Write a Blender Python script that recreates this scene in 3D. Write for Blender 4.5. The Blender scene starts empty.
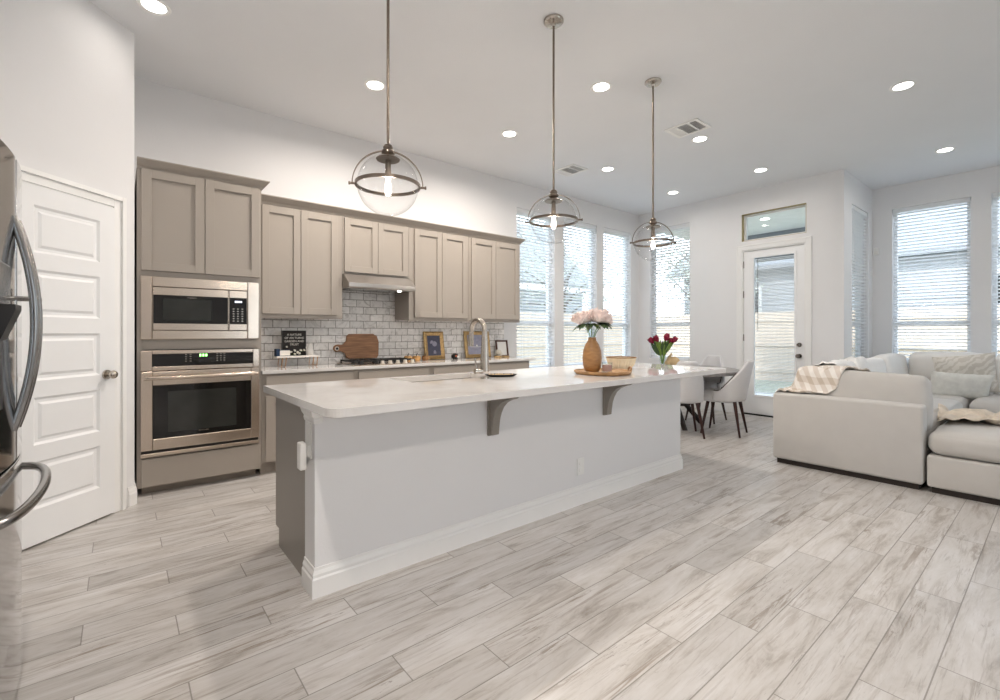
import bpy, bmesh, math, random
from mathutils import Vector, Matrix, noise
from mathutils.bvhtree import BVHTree
S = bpy.context.scene
COL = S.collection
PI = math.pi
R = math.radians

# ------------------------------------------------------------------ camera
CAM_AZ = 50.7
cam = bpy.data.cameras.new('camera'); camo = bpy.data.objects.new('camera', cam); COL.objects.link(camo)
camo.location = (0, 0, 1.22); camo.rotation_euler = (R(90), 0, R(CAM_AZ - 90))
cam.sensor_width = 36; cam.lens = 16.704; cam.shift_y = -0.017; cam.clip_start = .02; cam.clip_end = 200
S.camera = camo
# ------------------------------------------------------------------ world, exposure
S.view_settings.view_transform = 'Standard'; S.view_settings.look = 'None'
S.view_settings.gamma = 1; S.view_settings.use_curve_mapping = False
S.view_settings.exposure = 0.29
W = bpy.data.worlds.new('sky'); S.world = W; W.use_nodes = True
WN = W.node_tree; bg = WN.nodes['Background']
tc = WN.nodes.new('ShaderNodeTexCoord'); sx = WN.nodes.new('ShaderNodeSeparateXYZ'); rp = WN.nodes.new('ShaderNodeValToRGB')
WN.links.new(tc.outputs['Generated'], sx.inputs[0]); WN.links.new(sx.outputs['Z'], rp.inputs[0]); WN.links.new(rp.outputs[0], bg.inputs[0])
rp.color_ramp.elements[0].position = 0; rp.color_ramp.elements[0].color = (.86, .93, 1, 1)
rp.color_ramp.elements[1].position = .8; rp.color_ramp.elements[1].color = (.64, .80, 1, 1)
bg.inputs[1].default_value = 3.7
sun = bpy.data.lights.new('sun', 'SUN'); suno = bpy.data.objects.new('sun', sun); COL.objects.link(suno)
sun.energy = 3.0; sun.angle = R(8); sun.color = (1, .96, .9); suno.rotation_euler = (R(0), R(-52), R(0))
KITCHEN_CAN, LIVING_CAN, PANTRY_CAN, BULB_POWER = 27.0, 2.2, 1.5, 2.5
cy = S.cycles
cy.use_denoising = True; cy.max_bounces = 12; cy.diffuse_bounces = 7; cy.glossy_bounces = 5
cy.transmission_bounces = 8; cy.transparent_max_bounces = 24; cy.sample_clamp_indirect = 6
cy.caustics_reflective = False; cy.caustics_refractive = False

# ------------------------------------------------------------------ materials
def lin(r, g, b):
    f = lambda c: (c/255/12.92) if c <= 10 else ((c/255+.055)/1.055)**2.4
    return (f(r), f(g), f(b), 1)
def nd(m, t, **k):
    n = m.node_tree.nodes.new(t)
    for a, v in k.items(): setattr(n, a, v)
    return n
def mat(name, col, rough=.6, metal=0, var=.04, scale=6, bump=0, bscale=60, coat=0, spec=.5, stretch=None, sheen=0):
    m = bpy.data.materials.new(name); m.use_nodes = True
    t = m.node_tree; p = t.nodes['Principled BSDF']; L = t.links.new
    c = lin(*col)
    p.inputs['Roughness'].default_value = rough; p.inputs['Metallic'].default_value = metal
    p.inputs['Coat Weight'].default_value = coat; p.inputs['Specular IOR Level'].default_value = spec
    p.inputs['Sheen Weight'].default_value = sheen
    co = nd(m, 'ShaderNodeTexCoord'); mp = nd(m, 'ShaderNodeMapping'); L(co.outputs['Object'], mp.inputs[0])
    if stretch: mp.inputs['Scale'].default_value = stretch
    nz = nd(m, 'ShaderNodeTexNoise'); nz.inputs['Scale'].default_value = scale; nz.inputs['Detail'].default_value = 4
    L(mp.outputs[0], nz.inputs[0])
    rr = nd(m, 'ShaderNodeValToRGB'); L(nz.outputs[0], rr.inputs[0])
    rr.color_ramp.elements[0].position = .3; rr.color_ramp.elements[1].position = .7
    rr.color_ramp.elements[0].color = tuple(x*(1-var) for x in c[:3])+(1,)
    rr.color_ramp.elements[1].color = tuple(min(1, x*(1+var)) for x in c[:3])+(1,)
    L(rr.outputs[0], p.inputs['Base Color'])
    if bump:
        n2 = nd(m, 'ShaderNodeTexNoise'); n2.inputs['Scale'].default_value = bscale; n2.inputs['Detail'].default_value = 3
        L(mp.outputs[0], n2.inputs[0])
        b = nd(m, 'ShaderNodeBump'); b.inputs['Strength'].default_value = bump; b.inputs['Distance'].default_value = .004
        L(n2.outputs[0], b.inputs['Height']); L(b.outputs[0], p.inputs['Normal'])
    return m
def glass(name, tint=(1, 1, 1), ior=1.45, rough=0, blend=1.0):
    m = bpy.data.materials.new(name); m.use_nodes = True; t = m.node_tree
    for n in list(t.nodes): t.nodes.remove(n)
    o = nd(m, 'ShaderNodeOutputMaterial'); mx = nd(m, 'ShaderNodeMixShader'); tr = nd(m, 'ShaderNodeBsdfTransparent'); g = nd(m, 'ShaderNodeBsdfGlossy')
    lw = nd(m, 'ShaderNodeLayerWeight'); lw.inputs['Blend'].default_value = .5
    pw = nd(m, 'ShaderNodeMath', operation='POWER'); pw.inputs[1].default_value = 4.0; t.links.new(lw.outputs['Facing'], pw.inputs[0])
    fr = nd(m, 'ShaderNodeMath', operation='MULTIPLY_ADD'); fr.inputs[1].default_value = .75; fr.inputs[2].default_value = ((ior-1)/(ior+1))**2; t.links.new(pw.outputs[0], fr.inputs[0])
    tr.inputs[0].default_value = (*tint, 1); g.inputs['Roughness'].default_value = rough
    ml = nd(m, 'ShaderNodeMath', operation='MULTIPLY'); ml.inputs[1].default_value = blend
    t.links.new(fr.outputs[0], ml.inputs[0]); t.links.new(ml.outputs[0], mx.inputs[0])
    t.links.new(tr.outputs[0], mx.inputs[1]); t.links.new(g.outputs[0], mx.inputs[2]); t.links.new(mx.outputs[0], o.inputs[0])
    return m
def emit(name, col, s):
    m = bpy.data.materials.new(name); m.use_nodes = True; p = m.node_tree.nodes['Principled BSDF']
    p.inputs['Base Color'].default_value = (.9, .9, .9, 1); p.inputs['Emission Color'].default_value = (*col, 1); p.inputs['Emission Strength'].default_value = s
    return m

M = {}
M['wall'] = mat('painted_wall', (230, 230, 231), .85, var=.01, scale=2, bump=.12, bscale=90, spec=.2)
M['ceiling'] = mat('textured_ceiling', (232, 234, 237), .9, var=.01, scale=2, bump=.35, bscale=110, spec=.15)
M['trim'] = mat('white_trim_paint', (240, 240, 239), .4, var=.008, spec=.4)
M['door'] = mat('white_door_paint', (240, 241, 242), .38, var=.008, spec=.4)
M['cab'] = mat('taupe_cabinet_paint', (163, 155, 146), .42, var=.015, scale=3, spec=.45)
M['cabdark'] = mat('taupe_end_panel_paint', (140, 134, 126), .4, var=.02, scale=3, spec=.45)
M['gap'] = mat('shadow_gap_board', (70, 64, 58), .8)
M['steel'] = mat('brushed_steel', (212, 198, 184), .24, 1, var=.05, scale=5, bump=.25, bscale=5)
M['hoodsteel'] = mat('hood_steel', (176, 172, 168), .3, 1, var=.03)
M['knobsteel'] = mat('bright_knob_steel', (232, 222, 208), .3, .6)
M['sinksteel'] = mat('satin_sink_steel', (84, 82, 80), .45, .3)
M['fridge_steel'] = mat('polished_fridge_steel', (205, 206, 208), .1, 1, var=.03, scale=3)
M['dsteel'] = mat('dark_steel', (150, 148, 146), .2, 1, var=.04)
M['bronze'] = mat('aged_nickel', (128, 117, 107), .28, 1, var=.08, scale=20)
M['nickel'] = mat('satin_nickel', (190, 182, 172), .25, 1, var=.04)
M['black'] = mat('black_glass', (10, 10, 11), .05, var=.1, spec=.6)
M['oven_in'] = mat('smoked_oven_window', (46, 48, 46), .08, var=.35, scale=3)
M['iron'] = mat('black_cast_iron', (24, 24, 25), .55, var=.1)
M['blackp'] = mat('black_plastic', (28, 28, 30), .4, var=.1)
M['whitep'] = mat('white_plastic', (236, 236, 234), .4, var=.01)
def slat_mat():
    m = mat('white_blind_slat', (244, 245, 247), .45, var=.01); t = m.node_tree; p = t.nodes['Principled BSDF']
    tr = nd(m, 'ShaderNodeBsdfTranslucent'); tr.inputs[0].default_value = (.95, .95, .95, 1); mx = nd(m, 'ShaderNodeMixShader'); mx.inputs[0].default_value = .45
    o = t.nodes['Material Output']; t.links.new(p.outputs[0], mx.inputs[1]); t.links.new(tr.outputs[0], mx.inputs[2]); t.links.new(mx.outputs[0], o.inputs[0]); return m
M['slat'] = slat_mat()
M['vinyl'] = mat('white_window_vinyl', (236, 238, 240), .4, var=.01)
M['sofa'] = mat('cream_sofa_linen', (197, 195, 192), .95, var=.02, scale=9, bump=.25, bscale=300, spec=.15, sheen=.2)
M['cushion'] = mat('white_cushion_cloth', (240, 239, 237), .95, var=.015, scale=7, bump=.2, bscale=250, spec=.15, sheen=.2)
M['lumbar'] = mat('sage_grey_embroidery', (218, 218, 213), .95, var=.08, scale=18, bump=.6, bscale=60, spec=.15)
M['legw'] = mat('dark_walnut', (58, 32, 28), .35, var=.25, scale=10, stretch=(8, 8, 1))
M['plinth'] = mat('dark_sofa_plinth', (40, 32, 28), .6, var=.1)
M['chair'] = mat('pale_grey_chair_cloth', (211, 211, 213), .9, var=.02, scale=12, bump=.2, bscale=300, spec=.2, sheen=.2)
M['chairpipe'] = mat('charcoal_piping', (74, 70, 68), .7)
M['tabletop'] = mat('weathered_grey_oak', (132, 128, 126), .35, var=.18, scale=5, stretch=(1, 12, 1))
M['gold'] = mat('antique_gold_frame', (184, 154, 106), .35, .6, var=.25, scale=45, bump=.4, bscale=70)
M['brass'] = mat('copper_wire', (196, 156, 120), .3, 1)
M['paper'] = mat('cream_paper', (235, 232, 224), .8)
M['navy'] = mat('navy_cloth', (28, 52, 82), .7)
M['felt'] = mat('charcoal_felt', (50, 48, 48), .95, var=.1, scale=40, stretch=(1, 1, 8))
M['marblew'] = mat('white_marble_shelf', (236, 230, 224), .3, var=.04)
M['ceramic'] = mat('white_ceramic', (232, 230, 226), .3, var=.02)
M['petal'] = mat('blush_petal', (244, 230, 226), .8, var=.12, scale=26, sheen=.3)
M['redpetal'] = mat('crimson_petal', (135, 12, 50), .6, var=.2, scale=40)
M['leaf'] = mat('deep_green_leaf', (58, 82, 44), .5, var=.25, scale=25)
M['stem'] = mat('fresh_green_stem', (120, 150, 62), .5, var=.2, scale=25)
M['vasewood'] = mat('turned_mango_wood', (160, 118, 74), .38, var=.22, scale=9, stretch=(2, 2, 6))
M['traywood'] = mat('carved_tray_wood', (168, 130, 88), .5, var=.25, scale=22, bump=.5, bscale=50)
M['bowlwood'] = mat('whitewashed_bowl_wood', (222, 206, 178), .6, var=.12, scale=14)
M['bunnyw'] = mat('pale_turned_wood', (214, 186, 142), .5, var=.1, scale=9)
M['wax'] = mat('pink_candle_wax', (206, 160, 150), .5, var=.04)
M['pumpkin'] = mat('striped_wood_block', (206, 160, 100), .55, var=.25, scale=12)
M['lightgrey'] = mat('print_grey_mount', (150, 150, 168), .6, var=.15, scale=25)
M['slate'] = mat('slate_print_ground', (76, 78, 98), .6, var=.2, scale=30)
M['brownframe'] = mat('brown_wood_frame', (96, 66, 56), .5, var=.2, scale=20)
M['blackstone'] = mat('black_ornament', (22, 20, 22), .4)
M['orange'] = mat('orange_paint', (210, 110, 70), .5)
M['clear'] = glass('clear_pane', (.97, .985, .99), 1.45, 0, .8)
M['globe'] = glass('clear_globe_glass', (.965, .968, .97), 1.45, 0, .75)
M['clearglass'] = glass('clear_vase_glass', (.93, .96, .96), 1.4, 0, .8)
M['lamp'] = emit('led_lens', (1, .97, .92), 9)
M['filament'] = emit('glowing_bulb', (1, .92, .84), 5)
M['lampcool'] = emit('porch_led_lens', (1, .98, .95), 9)
M['green_led'] = emit('green_display_digits', (.25, 1, .15), 3)
M['blue_led'] = emit('blue_display_digits', (.7, .75, 1), 2.5)
M['siding'] = mat('grey_lap_siding', (176, 178, 182), .7, var=.03)
M['fence'] = mat('cedar_fence_board', (212, 194, 176), .8, var=.1, scale=2, stretch=(6, 6, .6))
M['beam'] = mat('grey_painted_beam', (120, 125, 132), .7)
M['roof'] = mat('grey_roof_shingle', (146, 148, 152), .9, var=.1, scale=20)
M['grass'] = mat('lawn', (150, 152, 132), .95, var=.15, scale=9)
M['conc'] = mat('patio_concrete', (176, 173, 168), .8, var=.04, scale=3)
M['soffit'] = mat('patio_ceiling_paint', (226, 226, 224), .8)
M['foil'] = mat('kraft_trim_edge', (170, 158, 120), .6)

def mathn(m, op, a, b=None, c=None):
    n = nd(m, 'ShaderNodeMath', operation=op)
    for i, v in enumerate((a, b, c)):
        if v is None: continue
        if isinstance(v, (int, float)): n.inputs[i].default_value = v
        else: m.node_tree.links.new(v, n.inputs[i])
    return n.outputs[0]
def mixc(m, f, a, b, mode='MIX'):
    n = nd(m, 'ShaderNodeMix', data_type='RGBA', blend_type=mode); L = m.node_tree.links.new
    for k, v in ((0, f), (6, a), (7, b)):
        if isinstance(v, (int, float)): n.inputs[k].default_value = v
        elif isinstance(v, tuple): n.inputs[k].default_value = v
        else: L(v, n.inputs[k])
    return n.outputs[2]
def ramp(m, f, stops):
    n = nd(m, 'ShaderNodeValToRGB'); m.node_tree.links.new(f, n.inputs[0]); e = n.color_ramp.elements
    while len(e) < len(stops): e.new(.5)
    for q, (p, c) in zip(e, stops): q.position = p; q.color = c
    return n.outputs[0]
def floor_mat():
    m = bpy.data.materials.new('wood_look_plank_tile'); m.use_nodes = True; t = m.node_tree; L = t.links.new
    p = t.nodes['Principled BSDF']; co = nd(m, 'ShaderNodeTexCoord'); s = nd(m, 'ShaderNodeSeparateXYZ'); L(co.outputs['Object'], s.inputs[0])
    x, y = s.outputs[0], s.outputs[1]
    ry = mathn(m, 'DIVIDE', mathn(m, 'SUBTRACT', y, .301), .1645); row = mathn(m, 'FLOOR', ry); fy = mathn(m, 'SUBTRACT', ry, row)
    qx = mathn(m, 'DIVIDE', mathn(m, 'ADD', mathn(m, 'SUBTRACT', x, 2.93), mathn(m, 'MULTIPLY', row, .305)), .915); c = mathn(m, 'FLOOR', qx); fx = mathn(m, 'SUBTRACT', qx, c)
    def edge(f, size, w):
        d = mathn(m, 'MULTIPLY', mathn(m, 'MINIMUM', f, mathn(m, 'SUBTRACT', 1.0, f)), size)
        return mathn(m, 'LESS_THAN', d, w)
    grout = mathn(m, 'MAXIMUM', edge(fy, .1645, .0022), edge(fx, .915, .0022))
    cv = nd(m, 'ShaderNodeCombineXYZ'); L(row, cv.inputs[0]); L(c, cv.inputs[1])
    wn = nd(m, 'ShaderNodeTexWhiteNoise', noise_dimensions='3D'); L(cv.outputs[0], wn.inputs[0])
    sc = nd(m, 'ShaderNodeSeparateColor'); L(wn.outputs['Color'], sc.inputs[0])
    r1, r2, r3 = sc.outputs
    def noise_at(kx, ky, detail, dist, o1, o2, rough=.6):
        v = nd(m, 'ShaderNodeCombineXYZ')
        L(mathn(m, 'ADD', mathn(m, 'MULTIPLY', x, kx), mathn(m, 'MULTIPLY', o1, 40)), v.inputs[0])
        L(mathn(m, 'ADD', mathn(m, 'MULTIPLY', y, ky), mathn(m, 'MULTIPLY', o2, 40)), v.inputs[1])
        n = nd(m, 'ShaderNodeTexNoise'); n.inputs['Scale'].default_value = 1; n.inputs['Detail'].default_value = detail
        n.inputs['Distortion'].default_value = dist; n.inputs['Roughness'].default_value = rough; L(v.outputs[0], n.inputs[0]); return n.outputs[0]
    big = noise_at(2.0, 10, 9, .7, r1, r2, .68)
    base = ramp(m, big, [(.3, lin(156, 149, 142)), (.46, lin(194, 190, 186)), (.7, lin(211, 209, 208))])
    fine = noise_at(3.5, 70, 6, .8, r2, r1, .7)
    base = mixc(m, .5, base, ramp(m, fine, [(.28, lin(160, 150, 142)), (.45, lin(255, 255, 255))]), 'MULTIPLY')
    st = noise_at(1.6, 24, 9, 1.2, r3, r1, .72)
    smask = ramp(m, st, [(.53, (0, 0, 0, 1)), (.60, (1, 1, 1, 1))])
    wb = noise_at(1.1, 5, 2, 0, r1, r3); wmask = ramp(m, wb, [(.42, (0, 0, 0, 1)), (.62, (1, 1, 1, 1))])
    f = mathn(m, 'MULTIPLY', mathn(m, 'MULTIPLY', smask, wmask), .8)
    base = mixc(m, f, base, lin(134, 121, 108))
    kn = noise_at(7, 50, 9, 1.5, r2, r3, .8)
    km = ramp(m, kn, [(.58, (0, 0, 0, 1)), (.64, (1, 1, 1, 1))])
    base = mixc(m, mathn(m, 'MULTIPLY', mathn(m, 'MULTIPLY', km, wmask), .75), base, lin(100, 90, 82))
    tone = mathn(m, 'ADD', mathn(m, 'MULTIPLY', r3, .16), .86)
    tn = nd(m, 'ShaderNodeCombineXYZ'); [L(tone, tn.inputs[i]) for i in range(3)]
    base = mixc(m, 1.0, base, tn.outputs[0], 'MULTIPLY')
    base = mixc(m, mathn(m, 'MULTIPLY', grout, .8), base, lin(122, 117, 111))
    L(base, p.inputs['Base Color'])
    p.inputs['Roughness'].default_value = .3; p.inputs['Specular IOR Level'].default_value = .45
    L(mathn(m, 'ADD', .22, mathn(m, 'MULTIPLY', fine, .22)), p.inputs['Roughness'])
    b = nd(m, 'ShaderNodeBump'); b.inputs['Strength'].default_value = .25; b.inputs['Distance'].default_value = .002
    L(mathn(m, 'SUBTRACT', mathn(m, 'MULTIPLY', fine, .4), grout), b.inputs['Height']); L(b.outputs[0], p.inputs['Normal'])
    return m
M['floor'] = floor_mat()
def tile_mat():
    m = bpy.data.materials.new('tumbled_marble_subway'); m.use_nodes = True; t = m.node_tree; L = t.links.new
    p = t.nodes['Principled BSDF']; co = nd(m, 'ShaderNodeTexCoord'); s = nd(m, 'ShaderNodeSeparateXYZ'); L(co.outputs['Object'], s.inputs[0])
    x, z = s.outputs[0], s.outputs[2]
    rz = mathn(m, 'DIVIDE', mathn(m, 'SUBTRACT', z, .885), .0775); row = mathn(m, 'FLOOR', rz); fz = mathn(m, 'SUBTRACT', rz, row)
    qx = mathn(m, 'DIVIDE', mathn(m, 'ADD', x, mathn(m, 'MULTIPLY', mathn(m, 'MODULO', row, 2.0), .077)), .154); c = mathn(m, 'FLOOR', qx); fx = mathn(m, 'SUBTRACT', qx, c)
    nz = nd(m, 'ShaderNodeTexNoise'); nz.inputs['Scale'].default_value = 40; L(co.outputs['Object'], nz.inputs[0])
    def dist(f, size): return mathn(m, 'MULTIPLY', mathn(m, 'MINIMUM', f, mathn(m, 'SUBTRACT', 1.0, f)), size)
    d = mathn(m, 'ADD', mathn(m, 'MINIMUM', dist(fz, .0775), dist(fx, .154)), mathn(m, 'MULTIPLY', mathn(m, 'SUBTRACT', nz.outputs[0], .5), .004))
    g = ramp(m, d, [(.0, (1, 1, 1, 1)), (.0045, (0, 0, 0, 1))])
    g = mathn(m, 'LESS_THAN', d, .0032)
    cv = nd(m, 'ShaderNodeCombineXYZ'); L(row, cv.inputs[0]); L(c, cv.inputs[1])
    wn = nd(m, 'ShaderNodeTexWhiteNoise', noise_dimensions='3D'); L(cv.outputs[0], wn.inputs[0])
    v = nd(m, 'ShaderNodeTexNoise'); v.inputs['Scale'].default_value = 9; v.inputs['Detail'].default_value = 7; v.inputs['Distortion'].default_value = 2
    ad = nd(m, 'ShaderNodeVectorMath', operation='ADD'); L(co.outputs['Object'], ad.inputs[0]); L(wn.outputs['Color'], ad.inputs[1]); L(ad.outputs[0], v.inputs[0])
    base = ramp(m, v.outputs[0], [(.3, lin(196, 193, 190)), (.45, lin(232, 230, 228)), (.7, lin(246, 244, 242))])
    tone = mathn(m, 'ADD', mathn(m, 'MULTIPLY', wn.outputs[0], .12), .94)
    tn = nd(m, 'ShaderNodeCombineXYZ'); [L(tone, tn.inputs[i]) for i in range(3)]
    base = mixc(m, 1.0, base, tn.outputs[0], 'MULTIPLY')
    base = mixc(m, g, base, lin(150, 144, 139))
    L(base, p.inputs['Base Color']); p.inputs['Roughness'].default_value = .4
    b = nd(m, 'ShaderNodeBump'); b.inputs['Strength'].default_value = .5; b.inputs['Distance'].default_value = .003
    L(mathn(m, 'MINIMUM', d, .006), b.inputs['Height']); b.inputs['Distance'].default_value = 1.0; b.inputs['Strength'].default_value = .35
    L(b.outputs[0], p.inputs['Normal'])
    return m
M['tile'] = tile_mat()
def quartz_mat():
    m = mat('white_quartz', (236, 232, 227), .035, var=0, spec=.85); t = m.node_tree; L = t.links.new; p = t.nodes['Principled BSDF']
    co = nd(m, 'ShaderNodeTexCoord'); v = nd(m, 'ShaderNodeTexNoise'); v.inputs['Scale'].default_value = 3.2; v.inputs['Detail'].default_value = 8; v.inputs['Distortion'].default_value = 1.4
    L(co.outputs['Object'], v.inputs[0])
    L(ramp(m, v.outputs[0], [(.3, lin(212, 209, 206)), (.45, lin(219, 217, 215)), (.7, lin(223, 221, 220))]), p.inputs['Base Color'])
    return m
M['quartz'] = quartz_mat()
def plaid_mat():
    m = bpy.data.materials.new('beige_plaid_wool'); m.use_nodes = True; t = m.node_tree; L = t.links.new; p = t.nodes['Principled BSDF']
    co = nd(m, 'ShaderNodeTexCoord'); mp = nd(m, 'ShaderNodeMapping'); L(co.outputs['Object'], mp.inputs[0])
    s = nd(m, 'ShaderNodeSeparateXYZ'); L(mp.outputs[0], s.inputs[0])
    def band(v): return mathn(m, 'LESS_THAN', mathn(m, 'FRACT', mathn(m, 'DIVIDE', v, .085)), .5)
    k = mathn(m, 'MULTIPLY', mathn(m, 'ADD', band(mathn(m, 'SUBTRACT', s.outputs[1], mathn(m, 'MULTIPLY', s.outputs[2], .5))), band(mathn(m, 'SUBTRACT', s.outputs[0], mathn(m, 'MULTIPLY', s.outputs[2], .9)))), .5)
    L(ramp(m, k, [(0, lin(236, 232, 227)), (.5, lin(218, 209, 200)), (1, lin(198, 186, 172))]), p.inputs['Base Color'])
    p.inputs['Roughness'].default_value = .95
    return m
M['plaid'] = plaid_mat()
def pattern_mat():
    m = bpy.data.materials.new('taupe_damask_cloth'); m.use_nodes = True; t = m.node_tree; L = t.links.new; p = t.nodes['Principled BSDF']
    co = nd(m, 'ShaderNodeTexCoord'); w = nd(m, 'ShaderNodeTexWave', wave_type='RINGS'); w.inputs['Scale'].default_value = 5; w.inputs['Distortion'].default_value = 9; w.inputs['Detail'].default_value = 2; w.inputs['Detail Scale'].default_value = 2
    L(co.outputs['Object'], w.inputs[0])
    L(ramp(m, w.outputs[0], [(.35, lin(208, 203, 194)), (.6, lin(226, 222, 215))]), p.inputs['Base Color']); p.inputs['Roughness'].default_value = .95
    return m
M['damask'] = pattern_mat()
M['knit'] = mat('tan_knit_throw', (214, 202, 186), .95, var=.15, scale=14, bump=.5, bscale=80)

# ------------------------------------------------------------------ mesh builder
class MB:
    def __init__(s): s.b = bmesh.new()
    def box(s, x0, x1, y0, y1, z0, z1, bev=0, seg=2):
        g = bmesh.ops.create_cube(s.b, size=1)['verts']
        for v in g: v.co = Vector(((x0+x1)/2+v.co.x*(x1-x0), (y0+y1)/2+v.co.y*(y1-y0), (z0+z1)/2+v.co.z*(z1-z0)))
        if bev:
            es = list({e for v in g for e in v.link_edges})
            bmesh.ops.bevel(s.b, geom=es, offset=bev, segments=seg, affect='EDGES', profile=.5)
        return s
    def cyl(s, p0, p1, r0, r1=None, n=16, cap=True):
        r1 = r0 if r1 is None else r1
        p0, p1 = Vector(p0), Vector(p1); d = p1-p0; q = d.to_track_quat('Z', 'Y').to_matrix().to_4x4()
        bmesh.ops.create_cone(s.b, cap_ends=cap, segments=n, radius1=r0, radius2=r1, depth=d.length, matrix=Matrix.Translation((p0+p1)/2) @ q)
        return s
    def lathe(s, prof, c=(0, 0, 0), n=32, rib=None, close=False):
        rings = []
        for k, (r, z) in enumerate(prof):
            ring = []
            for i in range(n):
                a = 2*PI*i/n; rr = r*(1+(rib(a, k) if rib else 0))
                ring.append(s.b.verts.new((c[0]+rr*math.cos(a), c[1]+rr*math.sin(a), c[2]+z)))
            rings.append(ring)
        for a, b in zip(rings, rings[1:]):
            for i in range(n): s.b.faces.new((a[i], a[(i+1) % n], b[(i+1) % n], b[i]))
        if not close:
            if prof[0][0] > 1e-4: s.b.faces.new(list(reversed(rings[0])))
            if prof[-1][0] > 1e-4: s.b.faces.new(rings[-1])
        return s
    def tube(s, pts, r, n=10, closed=False, flat=None):
        pts = [Vector(p) for p in pts]; N = len(pts); rings = []
        rad = r if isinstance(r, (list, tuple)) else [r]*N
        up = None
        for i, p in enumerate(pts):
            a = pts[(i-1) % N] if (closed or i > 0) else p; b = pts[(i+1) % N] if (closed or i < N-1) else p
            d = (b-a).normalized()
            if up is None: up = d.orthogonal().normalized() if flat is None else Vector(flat)
            u = (up-d*up.dot(d)).normalized(); w = d.cross(u)
            if flat is None: up = u
            fl = 1 if flat is None else s.flatk
            rings.append([s.b.verts.new(p+(u*math.cos(2*PI*k/n)*fl+w*math.sin(2*PI*k/n))*rad[i]) for k in range(n)])
        M_ = N if closed else N-1
        for i in range(M_):
            a, b = rings[i], rings[(i+1) % N]
            for k in range(n): s.b.faces.new((a[k], a[(k+1) % n], b[(k+1) % n], b[k]))
        if not closed: s.b.faces.new(list(reversed(rings[0]))); s.b.faces.new(rings[-1])
        return s
    flatk = .35
    def prism(s, poly, a0, a1, axis='x'):
        """poly: 2-D outline; extruded along axis between a0 and a1"""
        def P(u, v, a): return {'x': (a, u, v), 'y': (u, a, v), 'z': (u, v, a)}[axis]
        A = [s.b.verts.new(P(u, v, a0)) for u, v in poly]; B = [s.b.verts.new(P(u, v, a1)) for u, v in poly]
        s.b.faces.new(A); s.b.faces.new(list(reversed(B))); n = len(poly)
        for i in range(n): s.b.faces.new((A[i], B[i], B[(i+1) % n], A[(i+1) % n]))
        return s
    def sweep(s, prof, path, closed=False):
        """moulding: prof (out, up) swept along horizontal path [(x,y)], 'out' to the right of travel"""
        n = len(path); rings = []
        for i in range(n):
            p = Vector(path[i]);
            dp = (p-Vector(path[i-1])).normalized() if i > 0 or closed else None
            dn = (Vector(path[(i+1) % n])-p).normalized() if i < n-1 or closed else None
            if dp is None: dp = dn
            if dn is None: dn = dp
            n1 = Vector((dp.y, -dp.x)); n2 = Vector((dn.y, -dn.x)); m_ = (n1+n2)
            m_ = m_/max(1e-6, m_.dot(n1)) if m_.length > 1e-6 else n1
            rings.append([s.b.verts.new((p.x+m_.x*o, p.y+m_.y*o, z)) for o, z in prof])
        k = len(prof)
        for i in range(n if closed else n-1):
            a, b = rings[i], rings[(i+1) % n]
            for j in range(k): s.b.faces.new((a[j], a[(j+1) % k], b[(j+1) % k], b[j]))
        if not closed: s.b.faces.new(list(reversed(rings[0]))); s.b.faces.new(rings[-1])
        return s
    def grid(s, fn, nu, nv):
        V = [[s.b.verts.new(fn(i/nu, j/nv)) for j in range(nv+1)] for i in range(nu+1)]
        for i in range(nu):
            for j in range(nv): s.b.faces.new((V[i][j], V[i+1][j], V[i+1][j+1], V[i][j+1]))
        return s
    def xf(s, m):
        bmesh.ops.transform(s.b, matrix=m, verts=s.b.verts); return s
    def build(s, name, m, parent=None, world=True, smooth=False, bev=0, solid=0, sub=0):
        bmesh.ops.recalc_face_normals(s.b, faces=s.b.faces)
        if parent is not None and world:
            bmesh.ops.translate(s.b, verts=s.b.verts, vec=-wloc(parent))
        me = bpy.data.meshes.new(name); s.b.to_mesh(me); s.b.free()
        me.materials.append(m)
        o = bpy.data.objects.new(name, me); COL.objects.link(o)
        if parent is not None: o.parent = parent
        if smooth: me.shade_smooth()
        if sub: q = o.modifiers.new('subdivision', 'SUBSURF'); q.levels = q.render_levels = sub
        if solid: q = o.modifiers.new('thickness', 'SOLIDIFY'); q.thickness = solid; q.offset = 0
        if bev:
            q = o.modifiers.new('bevel', 'BEVEL'); q.width = bev; q.segments = 2; q.limit_method = 'ANGLE'; q.angle_limit = R(40)
        if smooth and not sub:
            me.set_sharp_from_angle(angle=R(42)) if hasattr(me, 'set_sharp_from_angle') else None
        return o
def wloc(o):
    v = Vector((0, 0, 0))
    while o is not None: v += o.location; o = o.parent
    return v
def thing(name, label, cat, loc=(0, 0, 0), rz=0, group=None):
    o = bpy.data.objects.new(name, None); COL.objects.link(o); o.empty_display_size = .05
    o.location = loc; o.rotation_euler = (0, 0, rz); return tag(o, label, cat, group)
def tag(o, label, cat, group=None, kind=None):
    o['label'] = label; o['category'] = cat
    if group: o['group'] = group
    if kind: o['kind'] = kind
    return o
def struct(o, label=None, cat=None):
    o['kind'] = 'structure'
    if label: o['label'] = label
    if cat: o['category'] = cat
    return o
def copy_tree(o, parent=None):
    c = o.copy(); COL.objects.link(c); c.parent = parent
    for ch in list(o.children): copy_tree(ch, c)
    return c

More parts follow.
